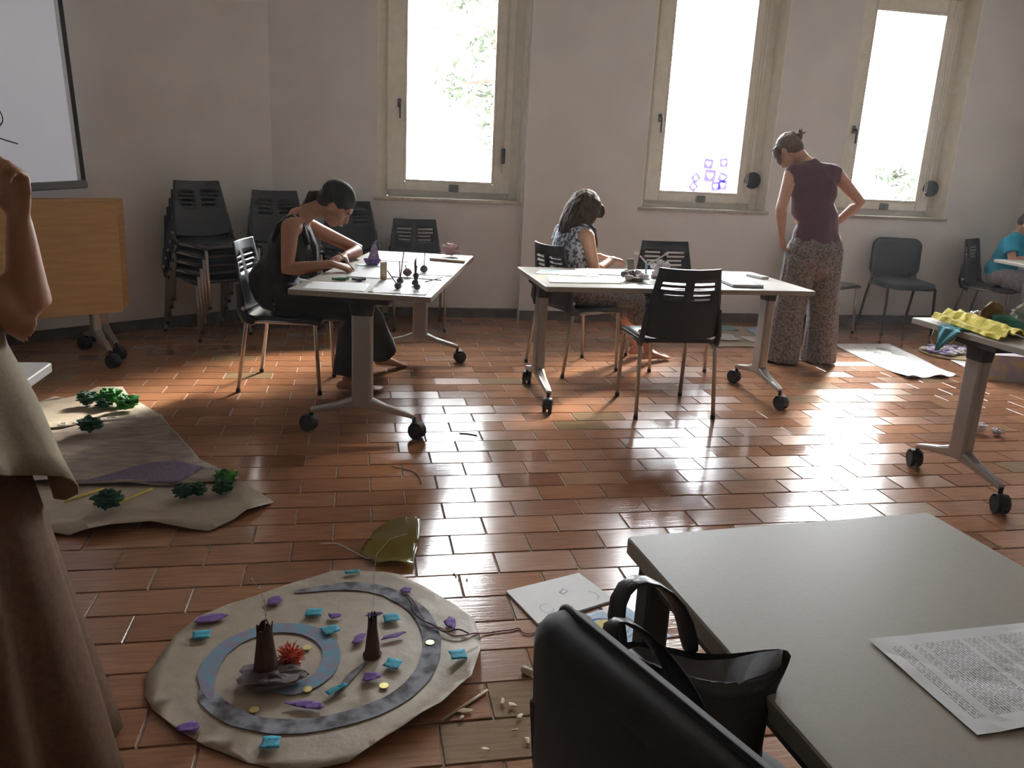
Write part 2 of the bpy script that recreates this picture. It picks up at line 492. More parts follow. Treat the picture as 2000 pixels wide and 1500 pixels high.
M['black_fabric'] = mat('black_upholstery', (.010, .011, .013), .8, sheen=.25, bump=.08, bump_scale=700)
M['blue_black_fabric'] = mat('blue_black_vinyl', (.014, .02, .03), .5, bump=.08, bump_scale=500)
M['black_metal'] = mat('black_metal_tube', (.015, .015, .017), .45)
M['white_lam'] = mat('white_laminate', (.74, .73, .70), .35)

def rounded_rect(x, y, r, n=4):
    pts = []
    for cx, cy, a0 in ((x - r, y - r, 0), (-x + r, y - r, 90), (-x + r, -y + r, 180), (x - r, -y + r, 270)):
        for k in range(n + 1):
            a = R(a0 + 90 * k / n); pts.append((cx + r * math.cos(a), cy + r * math.sin(a)))
    return pts

TH = .740   # tabletop height
def castor(parent, x, y, rot):
    c = MB().tube([(x, y, .112), (x, y, .085)], [.010, .010], 10)
    d = Vector((math.cos(rot), math.sin(rot), 0)); s = Vector((-d.y, d.x, 0))
    p = Vector((x, y, 0)) + d * .018
    # hood over the twin wheels
    hood = []
    for k in range(7):
        a = R(200 - 200 * k / 6 - 10)
        hood.append(Vector((p.x, p.y, .040)) + d * (.040 * math.cos(a)) + Vector((0, 0, .046 * math.sin(a))))
    c.tube(hood, [(.028, .005)] * 7, 8, side=s)
    o = c.build('castor', 'rubber', parent, smooth=True)
    for sg in (-1, 1):
        q = p + s * (sg * .016)
        MB().tube([q + s * -.010 + Vector((0, 0, .038)), q + s * .010 + Vector((0, 0, .038))], .038, 18).build('wheel', 'rubber', o)
    return o

def t_leg(root, sx, w, hgt, inset_top=.0):
    """one T-shaped leg: bracket, column, two sloping feet, castors; feet run along local y"""
    MB().prism([(-.055, -.14), (.055, -.14), (.055, .14), (-.055, .14)], hgt - .055, hgt - .028, Matrix.Translation((sx, 0, 0))).build('bracket_plate', 'bracket', root)
    hb = MB()
    hb.rings([[Vector((sx + x, y, z)) for x, y in rounded_rect(a, b, .015, 3)] for z, a, b in ((hgt - .03, .028, .075), (hgt - .075, .03, .062), (hgt - .12, .031, .054))])
    hb.build('hinge', 'bracket', root, smooth=False)
    cb = MB()
    cb.rings([[Vector((sx + x, y, z)) for x, y in rounded_rect(a, b, .016, 3)] for z, a, b in ((hgt - .115, .030, .052), (.40, .029, .051), (.155, .030, .052))])
    cb.build('column', 'steel_paint', root)
    for s in (-1, 1):
        f = MB()
        prof = [(0, .180, .030, .034), (.045, .170, .028, .030), (.12, .148, .024, .020), (w - .03, .122, .019, .014), (w, .113, .017, .012)]
        f.rings([[Vector((sx + x, s * y, z + h)) for x, h in rounded_rect(a, b, min(a, b) * .6, 2)] for y, z, a, b in prof])
        f.build('foot', 'steel_paint', root)
        castor(root, sx, s * w, R(90 * s + 25 * sx))

def castor_table(name, label, L, W, loc, rz, feet=.29, topmat='laminate', group=None, inset=.075):
    t = thing(name, label, 'table', loc, rz, group)
    top = MB(); top.rings([[(x, y, z) for x, y in rounded_rect(a, b, .012, 3)] for z, a, b in ((TH - .027, L / 2 - .001, W / 2 - .001), (TH - .024, L / 2, W / 2), (TH - .003, L / 2, W / 2), (TH, L / 2 - .003, W / 2 - .003))])
    top.build('tabletop', topmat, t)
    for s in (-1, 1):
        t_leg(t, s * (L / 2 - inset), feet, TH)
    bm_ = MB().box((0, 0, TH - .06), (L - .2, .05, .035), ch=.004)
    bm_.build('crossbeam', 'steel_paint', t)
    return t

t1 = castor_table('castor_table', 'long pale castor table the bent-over woman in black writes at', 1.76, .70, (.235, 4.80, 0), R(90 - 14.6), feet=.265)
t2 = castor_table('castor_table', 'pale castor table in the middle of the room with an empty chair before it', 1.60, .80, (1.805, 4.665, 0), R(.6), feet=.29)
t3 = castor_table('castor_table', 'pale castor table strewn with yellow crepe paper', 1.60, .77, (3.485, 3.155, 0), R(2.2), feet=.265)
t4 = castor_table('castor_table', 'pale table in the far right corner in front of the boy', 1.60, .68, (5.815, 5.515, 0), R(86), feet=.26)
t5 = castor_table('castor_table', 'white table end showing behind the elbow of the person at left', 1.40, .58, (-1.60, 2.31, 0), R(0), feet=.22, topmat='white_lam')

# foreground table with plain square legs
fg = thing('desk', 'beige desk in the foreground carrying a printed sheet', 'table', (.855, .60, 0), R(4.6))
FW, FL = .668, 1.50
top = MB(); top.rings([[(x, y, z) for x, y in rounded_rect(a, b, .010, 3)] for z, a, b in ((TH - .030, FW / 2, FL / 2), (TH - .003, FW / 2, FL / 2), (TH, FW / 2 - .003, FL / 2 - .003))])
top_o = top.build('desktop', 'laminate', fg)
for sx in (-1, 1):
    for sy in (-1, 1):
        MB().box((sx * (FW / 2 - .045), sy * (FL / 2 - .045), (TH - .03) / 2), (.05, .05, TH - .03), ch=.005).build('leg', 'black_metal', fg)
for sx in (-1, 1):
    MB().box((sx * (FW / 2 - .045), 0, TH - .055), (.025, FL - .14, .045)).build('apron', 'black_metal', fg)
for sy in (-1, 1):
    MB().box((0, sy * (FL / 2 - .045), TH - .055), (FW - .14, .025, .045)).build('apron', 'black_metal', fg)
# place so that its far-left corner sits at (.485, 1.30)
_c = Matrix.Rotation(R(4.6), 2) @ Vector((-FW / 2, FL / 2))
fg.location = (.487 - _c.x, 1.305 - _c.y, 0)

# ---- plastic-shell stacking chair (faces local +y)
def shell_chair(label, group=None):
    t = thing('stacking_chair', label, 'chair', (0, 0, 0), 0, group)
    SZ = .455
    def seat_fn(z):
        def f(u, v):
            x = (u - .5) * 2; y = (v - .5) * 2
            hw = .212 + .018 * v - .012 * max(0, abs(y) - .7)
            sx = x * hw * (1 - .05 * max(0, abs(y) - .75) * 4)
            sy = .015 + y * .225
            dish = -.012 * (1 - x * x) * (1 - min(1, y * y)) - .020 * max(0, y - .55) ** 1.5 * 2 + .012 * max(0, -y - .5)
            edge = -.010 * (max(0, abs(x) - .8) / .2) ** 2
            return Vector((sx, sy, SZ + dish + edge + z))
        return f
    b = MB(); b.grid(seat_fn(0), 16, 16)
    b.build('seat', 'black_seat', t, smooth=True, solid=.022, off=-1)
    # backrest with two columns of four slots, bowed in plan and leaning back
    us = [-1, -.93, -.80, -.68, -.5, -.3, -.13, -.05, .05, .13, .3, .5, .68, .80, .93, 1]
    vs = [0, .04, .10, .18, .28, .38, .48, .55, .585, .625, .66, .70, .735, .775, .81, .87, .94, .985, 1]
    def back_pt(u, v):
        hw = .222 - .030 * v - .016 * max(0, v - .5) * 2 - .012 * (1 - v) * max(0, .25 - v) * 4
        x = u * hw
        z = .480 + .380 * v - (.028 * (1 - u * u) * (1 - v) ** 2) + .006 * u * u * v
        y = -.200 - .055 * v ** 1.3 - .035 * (1 - u * u) * (.65 + .35 * v) + .0 * u
        return Vector((x, y, z))
    b = MB(); nu, nv = len(us) - 1, len(vs) - 1
    pts = [back_pt(u, v) for v in vs for u in us]
    slot_rows = (7, 9, 11, 13)
    fs = []
    for j in range(nv):
        for i in range(nu):
            if j in slot_rows:
                lo, hi = (3 if j < 10 else 2), 6
                if lo <= i < hi or 15 - hi <= i < 15 - lo: continue
            fs.append((j * (nu + 1) + i, j * (nu + 1) + i + 1, (j + 1) * (nu + 1) + i + 1, (j + 1) * (nu + 1) + i))
    b.add(pts, fs)
    b.build('backrest', 'black_plastic', t, smooth=True, solid=.010, off=0)
    for s in (-1, 1):
        # plastic side bracket joining seat and back
        k = MB()
        k.tube([(s * .222, -.145, .425), (s * .226, -.190, .44), (s * .224, -.212, .49), (s * .219, -.215, .56), (s * .213, -.225, .63)],
               [(.012, .026), (.014, .030), (.014, .026), (.012, .020), (.006, .012)], 8, side=(1, 0, 0), ball=True)
        k.build('side_bracket', 'black_plastic', t, smooth=True)
        MB().ell((s * .238, -.195, .50), (.008, .012, .012), nu=10, nv=6).build('bolt', 'steel', t, smooth=True)
        # legs
        g = MB(); g.tube([(s * .205, .225, .01), (s * .203, .205, .425), (s * .203, .190, .437)], .0115, 10)
        g.build('leg', 'steel', t, smooth=True)
        g = MB(); g.tube([(s * .232, -.245, .01), (s * .222, -.185, .425), (s * .222, -.17, .437)], .0115, 10)
        g.build('leg', 'steel', t, smooth=True)
        for yy, xx in ((.225, .205), (-.245, .232)):
            MB().tube([(s * xx, yy, 0), (s * xx, yy, .022)], .0135, 10).build('foot_cap', 'rubber', t)
        g = MB(); g.tube([(s * .203, .195, .425), (s * .222, -.18, .425)], .0105, 8)
        g.build('seat_rail', 'steel', t, smooth=True)
    return t

GC = 'black stacking chairs with slotted backs'
GS1, GS2, GS3 = 'chairs in the stack beside the folded tables', 'chairs in the stack behind the writing woman', 'chairs in the stack below the left window'
chairF = shell_chair('empty black slotted chair drawn up to the near side of the middle table', GC)
chairF.location = (1.800, 4.450, 0); chairF.rotation_euler = (0, 0, R(-1.5))
def chair(x, y, face_deg, label, group=GC, z=0):
    """face_deg: direction the sitter looks, degrees from +x"""
    return dup(chairF, (x, y, z), R(face_deg - 90), label, group)
chair(-.395, 4.985, -10.5, 'black chair the bent-over woman in black sits on')
chair(1.500, 5.395, 20, 'black chair the long-haired woman sits on')
chair(2.225, 5.475, -91, 'empty black slotted chair on the wall side of the middle table')
chair(.500, 6.76, -88, 'black chair standing alone against the wall beneath the left window')
chair(4.17, 6.72, -62, 'black chair half hidden behind the standing woman')
chair(5.90, 6.70, -58, 'dark chair under the boy in turquoise')
# the stacks
def stack(x, y, face, n, base_label, group, dz=.066, df=.042):
    d = Vector((math.cos(R(face)), math.sin(R(face)), 0))
    ords = ['lowest', 'second', 'third', 'fourth', 'fifth']
    for k in range(n):
        nm = 'topmost' if k == n - 1 else ords[k] + (' from the floor' if k else '')
        p = Vector((x, y, 0)) + d * (df * k)
        chair(p.x, p.y, face, 'black chair, %s in the %s' % (nm, base_label), group, dz * k)
stack(-1.09, 6.42, -52, 5, 'tall stack beside the folded tables', GS1)
stack(-.575, 6.72, -68, 4, 'stack right behind the writing woman', GS2)
stack(-.02, 6.80, -80, 3, 'low stack below the left window', GS3)

# ---- padded chairs
def padded_chair(label, fabric, loc, rz, thick=1.):
    t = thing('padded_chair', label, 'chair', loc, rz)
    # seat pad: rounded slab with a waterfall front
    s = MB(); rs = []
    for z, k in ((.425, .90), (.432, .97), (.450, 1.0), (.468, .985), (.478, .93), (.481, .80)):
        ring = []
        for x, y in rounded_rect(.225 * k, .205 * k, .07 * k, 6):
            drop = .020 * max(0, (y - .08) / .13) ** 2 + .012 * max(0, 1 - (y + .12) ** 2 / .01) * 0
            ring.append((x, y + .02, z - drop + .012 * max(0, -y - .1) / .1))
        rs.append(ring)
    s.rings(rs); s.build('seat_pad', fabric, t, smooth=True)
    # back pad: bowed, rounded corners, thick
    def bp(px, pz, dy):
        return Vector((px, -.215 - .020 * (pz + .17) / .34 - .045 * (1 - (px / .235) ** 2) + dy + .03, .665 + pz))
    b = MB(); rs = []
    for dy, k in ((.028, .84), (.024, .95), (.012, 1.0), (-.008, 1.0), (-.020, .96), (-.025, .86)):
        rs.append([bp(x * k, z * k, dy * thick) for x, z in rounded_rect(.235, .175, .075, 6)])
    b.rings(rs); b.build('back_pad', fabric, t, smooth=True)
    pip = MB(); ring = [bp(x, z, .012) for x, z in rounded_rect(.237, .177, .076, 6)]
    pip.tube(ring + [ring[0]], .004, 6); pip.build('piping', 'black_fabric', t, smooth=True)
    for sx in (-1, 1):
        l = MB(); l.tube([(sx * .235, .215, .01), (sx * .225, .19, .30), (sx * .222, .175, .425), (sx * .222, .14, .437)], [(.010, .016)] * 4, 8, side=(1, 0, 0)); l.build('leg', 'black_metal', t, smooth=True)
        l = MB(); l.tube([(sx * .235, -.265, .01), (sx * .225, -.17, .40), (sx * .215, -.165, .47), (sx * .205, -.225, .60), (sx * .200, -.238, .70)], [(.010, .016)] * 5, 8, side=(1, 0, 0)); l.build('leg', 'black_metal', t, smooth=True)
        l = MB(); l.tube([(sx * .222, .15, .428), (sx * .224, -.17, .428)], .010, 8); l.build('seat_rail', 'black_metal', t, smooth=True)
        for yy in (.215, -.265):
            MB().tube([(sx * .235, yy, 0), (sx * .235, yy, .02)], .016, 8).build('foot_cap', 'rubber', t)
    return t
padded_chair('black upholstered chair standing empty against the wall under the right window', 'blue_black_fabric', (4.97, 6.74, 0), R(-97 - 90))
padded_chair('black upholstered chair in the foreground with a bag in it', 'black_fabric', (.535, .815, 0), R(21 - 90), 1.55)

# ---- two folded tables parked at the slanting wall
def folded_table(loc, rz, label, off=0.):
    t = thing('folded_table', label, 'table', loc, rz, 'folded tables by the slanting wall')
    L, W = 1.40, .72
    # top tilted upright: local x along the table, local y to the back
    b = MB(); zc = .665
    rot = Matrix.Rotation(R(3), 3, 'X')
    rs = []
    for y, a, c in ((0, L / 2 - .002, W / 2 - .002), (.003, L / 2, W / 2), (.022, L / 2, W / 2), (.025, L / 2 - .002, W / 2 - .002)):
        rs.append([rot @ Vector((x, y, z)) + Vector((0, -.035, zc)) for x, z in rounded_rect(a, c, .012, 3)])
    b.rings(rs); b.build('tabletop', 'beech', t)
    ed = MB()
    fr = [rot @ Vector((x, .0125, z)) + Vector((0, -.035, zc)) for x, z in rounded_rect(L / 2 + .001, W / 2 + .001, .013, 3)]
    ed.tube(fr + [fr[0]], [(.0022, .0128)] * (len(fr) + 1), 6, side=(0, 0, 1) if False else None)
    for s in (-1, 1):
        sx = s * (L / 2 - .16)
        k = MB().rings([[Vector((sx + x, .05 + y, z)) for x, y in rounded_rect(a, bb, .014, 3)] for z, a, bb in ((.66, .028, .048), (.40, .028, .048), (.155, .029, .05))])
        k.build('column', 'steel_paint', t)
        MB().box((sx, .03, .66), (.06, .07, .10), ch=.008).build('hinge', 'bracket', t)
        for q in (-1, 1):
            f = MB()
            prof = [(0, .180, .030, .034), (.045, .170, .028, .030), (.12, .145, .024, .020), (.25, .118, .018, .013), (.28, .112, .016, .012)]
            f.rings([[Vector((sx + x, .05 + q * y, z + h)) for x, h in rounded_rect(a, bb, min(a, bb) * .6, 2)] for y, z, a, bb in prof])
            f.build('foot', 'steel_paint', t); castor(t, sx, .05 + q * .28, R(90 * q + 30))
    MB().box((0, .05, .60), (L - .34, .03, .04), ch=.004).build('crossbeam', 'steel_paint', t)
    return t
RZF = R(30)
_dx = Vector((math.cos(RZF), math.sin(RZF), 0)); _dy = Vector((-_dx.y, _dx.x, 0))
_pr = Vector((-1.50, 5.66, 0))
_c1 = _pr - _dx * .70
folded_table(_c1, RZF, 'folded table with upright beech top, the nearer of the two')
_c2 = _c1 + _dy * .19 + _dx * .09
folded_table(_c2, RZF, 'folded table with upright beech top, the one nearer the slanting wall')

# ---- projection screen on the slanting wall
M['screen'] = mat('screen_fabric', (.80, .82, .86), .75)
_b = M['screen'].node_tree.nodes['Principled BSDF']; _b.inputs['Emission Color'].default_value = (.82, .86, 1.0, 1); _b.inputs['Emission Strength'].default_value = .17   # glow put into the fabric, standing in for projector light
M['screen_edge'] = mat('screen_black_border', (.03, .03, .032), .6)
M['screen_bar'] = mat('screen_bar_grey', (.22, .235, .26), .4, metal=.3)
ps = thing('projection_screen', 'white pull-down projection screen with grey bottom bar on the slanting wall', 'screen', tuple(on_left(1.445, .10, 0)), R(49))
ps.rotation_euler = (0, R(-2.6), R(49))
# local x runs along the wall to the right, its right end at x = 0
SWD, SB, ST = 1.8, 1.06, 3.20
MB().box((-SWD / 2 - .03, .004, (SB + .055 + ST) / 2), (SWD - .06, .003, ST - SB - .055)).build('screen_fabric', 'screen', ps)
for x in (-.015, -SWD + .015):
    MB().box((x, .004, (SB + .055 + ST) / 2), (.03, .004, ST - SB - .055)).build('black_border', 'screen_edge', ps)
MB().box((-SWD / 2, .004, SB + .028), (SWD + .02, .022, .055), ch=.008).build('bottom_bar', 'screen_bar', ps)
MB().box((-SWD / 2, .004, ST + .05), (SWD + .1, .09, .1), ch=.01).build('roller_case', 'white_lam', ps)

# ================================================================= PEOPLE
M['skin'] = mat('skin', (.52, .285, .19), .5, noise_amt=.05, noise_scale=30)
M['skin_tan'] = mat('skin_tan', (.42, .205, .125), .5, noise_amt=.05, noise_scale=30)
M['skin_pale'] = mat('skin_pale', (.60, .36, .26), .5, noise_amt=.05, noise_scale=30)
M['hair_dark'] = mat('hair_dark_brown', (.035, .022, .014), .55, spec=.3, noise_amt=.25, noise_scale=14, stretch=(9, 9, 1), bump=.5, bump_scale=30)
M['hair_brown'] = mat('hair_brown', (.050, .026, .012), .65, spec=.15, noise_amt=.22, noise_scale=12, stretch=(10, 10, 1), bump=.3, bump_scale=30)
M['hair_light'] = mat('hair_light_brown', (.13, .085, .05), .5, noise_amt=.25, noise_scale=12, stretch=(9, 9, 2), bump=.5, bump_scale=30)
M['headscarf'] = mat('dark_headscarf', (.018, .022, .02), .75, noise_amt=.2, noise_scale=50)
M['black_cloth'] = mat('black_cloth', (.012, .012, .013), .8, sheen=.2, bump=.25, bump_scale=26)
M['black_trousers'] = mat('black_trousers', (.010, .011, .013), .85, sheen=.2, bump=.3, bump_scale=18)
M['plum'] = mat('plum_shirt', (.115, .052, .082), .8, sheen=.2, noise_amt=.12, noise_scale=60, bump=.2, bump_scale=22)
M['grey_print'] = mat('grey_print_trousers', (.27, .245, .235), .85, color2=(.125, .105, .11), noise_scale=64, bump=.25, bump_scale=16, mix_lo=.42, mix_hi=.56)
M['blue_print'] = mat('blue_print_dress', (.60, .62, .68), .8, color2=(.055, .07, .13), noise_scale=46, bump=.15, bump_scale=20, mix_lo=.44, mix_hi=.55)
M['linen'] = mat('beige_linen', (.29, .24, .165), .9, noise_amt=.08, noise_scale=140, bump=.35, bump_scale=12)
M['brown_skirt'] = mat('brown_skirt', (.115, .055, .024), .9, noise_amt=.15, noise_scale=70, bump=.3, bump_scale=14)
M['turquoise'] = mat('turquoise_shirt', (.01, .33, .52), .8, bump=.2, bump_scale=22)
M['grey_shorts'] = mat('grey_shorts', (.36, .37, .40), .85, noise_amt=.12, noise_scale=40, bump=.2, bump_scale=22)
M['eye_white'] = mat('eye_white', (.7, .68, .64), .25)
M['iris'] = mat('eye_dark', (.02, .012, .01), .2)
M['lips'] = mat('lips', (.42, .13, .11), .45)

def fuse(mb, name, voxel=.007, smooth=6, factor=.5):
    """one continuous surface out of overlapping closed shapes"""
    me = mb.mesh(name + '_raw')
    o = bpy.data.objects.new(name + '_raw', me); COL.objects.link(o)
    bm = bmesh.new(); bm.from_mesh(me); bmesh.ops.recalc_face_normals(bm, faces=bm.faces); bm.to_mesh(me); bm.free()
    k = o.modifiers.new('r', 'REMESH'); k.mode = 'VOXEL'; k.voxel_size = voxel; k.use_smooth_shade = True
    if smooth:
        k = o.modifiers.new('s', 'SMOOTH'); k.iterations = smooth; k.factor = factor
    dg = bpy.context.evaluated_depsgraph_get(); dg.update()
    out = bpy.data.meshes.new_from_object(o.evaluated_get(dg))
    out.name = name
    bpy.data.objects.remove(o); bpy.data.meshes.remove(me)
    out.polygons.foreach_set('use_smooth', [True] * len(out.polygons))
    return out

def place(me, name, material, parent, base, wrinkle=0., wscale=9., wdir=(1, 1, .35)):
    """link a mesh made in world coordinates under a thing whose origin is `base`"""
    b = Vector(base)
    nrm = [v.normal.copy() for v in me.vertices] if wrinkle else None
    for i, v in enumerate(me.vertices):
        co = v.co.copy()
        if wrinkle:
            q = Vector((co.x * wdir[0], co.y * wdir[1], co.z * wdir[2])) * wscale
            co = co + nrm[i] * (wrinkle * (noise.noise(q) + .5 * noise.noise(q * 2.3)))
        v.co = co - b
    me.materials.clear(); me.materials.append(M[material] if isinstance(material, str) else material)
    o = bpy.data.objects.new(name, me); COL.objects.link(o); o.parent = parent
    me.update()
    return o

V = Vector
def head_frame(look, up):
    f = V(look).normalized(); s = f.cross(V(up)).normalized(); u = s.cross(f)
    return Matrix((( s.x, f.x, u.x), (s.y, f.y, u.y), (s.z, f.z, u.z)))   # columns: right, forward, up

def head_shapes(b, c, m, k=1.):
    """skull, jaw, nose, brow, lips, ears in a frame: x right, y forward, z up; c = centre of the skull"""
    c = V(c)
    def P(x, y, z): return c + m @ (V((x, y, z)) * k)
    def E(p, r): b.ell(P(*p), tuple(q * k for q in r), m, 20, 14)
    E((0, -.012, .025), (.074, .094, .088))
    E((0, .030, -.030), (.060, .060, .080))
    E((0, .048, -.082), (.034, .034, .028))
    E((0, .070, .030), (.052, .026, .030))
    for s in (-1, 1):
        E((s * .036, .062, -.028), (.024, .026, .030))
        b.ell(P(s * .074, -.008, -.012), (.010 * k, .020 * k, .031 * k), m, 12, 8)
    b.tube([P(0, .088, .012), P(0, .101, -.012), P(0, .110, -.030), P(0, .094, -.040)], [(.008 * k, .008 * k), (.010 * k, .010 * k), (.014 * k, .011 * k), (.012 * k, .009 * k)], 10, side=m.col[0], ball=True)
    E((0, .087, -.058), (.021, .012, .008)); E((0, .085, -.071), (.019, .012, .008))

def face_parts(body_root, c, m, base, k=1.):
    c = V(c); b0 = V(base)
    def P(x, y, z): return c + m @ (V((x, y, z)) * k) - b0
    for s in (-1, 1):
        e = MB().ell(P(s * .031, .079, -.006), (.014 * k, .010 * k, .008 * k), m, 12, 8).build('eye', 'eye_white', body_root, smooth=True)
        MB().ell(P(s * .031, .0875, -.007), (.006 * k, .003 * k, .006 * k), m, 10, 6).build('iris', 'iris', e, smooth=True)
        br = MB(); br.tube([P(s * .014, .094, .017), P(s * .034, .091, .023), P(s * .050, .078, .017)], [.003 * k, .004 * k, .002 * k], 6)
        br.build('eyebrow', 'hair_dark', body_root, smooth=True)
    l = MB(); l.tube([P(-.021, .090, -.064), P(0, .099, -.063), P(.021, .090, -.064)], [.004 * k, .0075 * k, .004 * k], 8, ball=True)
    l.build('lips', 'lips', body_root, smooth=True)

def hand_shapes(b, wrist, d, n, thumb, curl=(25, 35, 25), spread=.06, k=1., thumb_curl=20, curls=None):
    """palm and five fingers. d: direction of the fingers, n: the way the palm faces, thumb: side the thumb is on"""
    d = V(d).normalized(); n = V(n); n = (n - d * n.dot(d)).normalized(); s = d.cross(n)
    if s.dot(V(thumb)) < 0: s = -s
    w = V(wrist)
    def P(x, y, z): return w + (s * x + d * y + n * z) * k
    b.tube([P(0, -.03, 0), P(0, 0, 0), P(.002, .035, 0), P(.002, .070, .002), P(0, .088, .003)],
           [(.023 * k, .018 * k), (.026 * k, .016 * k), (.036 * k, .014 * k), (.039 * k, .013 * k), (.036 * k, .011 * k)], 14, side=s, ball=True)
    b.ell(P(.022, .030, .008), (.014 * k, .014 * k, .014 * k))
    for i, (x0, y0, L, r) in enumerate(((.029, .084, .070, .0088), (.010, .090, .080, .0092), (-.010, .086, .074, .0088), (-.028, .077, .058, .0078))):
        cc = curls[i] if curls else curl
        p = P(x0, y0 - .012, .002); a = 0.; pts = [p]; dirx = s * (spread * (1.2 - i) / 1.0)
        p = P(x0, y0, .003); pts.append(p)
        for seg, (fr, c1) in enumerate(zip((.45, .31, .24), cc)):
            a += R(c1)
            v = (d * math.cos(a) + n * math.sin(a) + dirx).normalized()
            p = p + v * (L * fr * k); pts.append(p)
        b.tube(pts, [r * k * q for q in (1.05, 1.05, 1.0, .92, .78)], 10, ball=True)
    t0 = P(.018, .018, .006); v1 = (s * .75 + d * .62 + n * .25).normalized()
    p1 = t0 + v1 * (.042 * k)
    a = R(thumb_curl); v2 = (v1 * math.cos(a) + (d * .8 - s * .35 + n * .35).normalized() * math.sin(a)).normalized(); p2 = p1 + v2 * (.032 * k)
    v3 = (v2 * math.cos(a) + (d * .6 - s * .7 + n * .3).normalized() * math.sin(a)).normalized(); p3 = p2 + v3 * (.024 * k)
    b.tube([t0, p1, p2, p3], [.0125 * k, .0105 * k, .0098 * k, .0078 * k], 10, ball=True)

def arm_shapes(b, sh, el, wr, k=1., fat=1.):
    sh, el, wr = V(sh), V(el), V(wr)
    b.tube([sh, sh.lerp(el, .25), sh.lerp(el, .6), el, el.lerp(wr, .22), el.lerp(wr, .6), wr],
           [.052 * k * fat, .047 * k * fat, .042 * k * fat, .038 * k * fat, .040 * k * fat, .031 * k * fat, .023 * k], 14, ball=True)

def leg_shapes(b, hip, kn, an, k=1.):
    hip, kn, an = V(hip), V(kn), V(an)
    b.tube([hip, hip.lerp(kn, .35), hip.lerp(kn, .75), kn, kn.lerp(an, .28), kn.lerp(an, .7), an],
           [.088 * k, .082 * k, .064 * k, .055 * k, .056 * k, .040 * k, .033 * k], 16, ball=True)

def foot_shapes(b, an, d, up=(0, 0, 1), k=1.):
    an = V(an); d = V(d).normalized(); u = V(up).normalized(); s = d.cross(u).normalized(); u = s.cross(d)
    def P(x, y, z): return an + (s * x + d * y + u * z) * k
    b.tube([P(0, -.045, -.045), P(0, .0, -.035), P(0, .07, -.045), P(0, .135, -.058), P(0, .165, -.062)],
           [(.028 * k, .026 * k), (.032 * k, .036 * k), (.036 * k, .026 * k), (.042 * k, .016 * k), (.038 * k, .012 * k)], 14, side=s, ball=True)
    for i, (x, L, r) in enumerate(((-.028, .040, .0125), (-.008, .040, .009), (.008, .034, .0085), (.022, .027, .008), (.034, .020, .0075))):
        b.tube([P(x, .150, -.061), P(x * 1.05, .165 + L * .5, -.060), P(x * 1.05, .165 + L, -.065)], [r * k, r * k, r * k * .85], 8, ball=True)

def torso_rings(b, secs, side):
    """secs: (centre, half width, half depth)"""
    b.tube([s[0] for s in secs], [(s[1], s[2]) for s in secs], 20, side=side, ball=True)

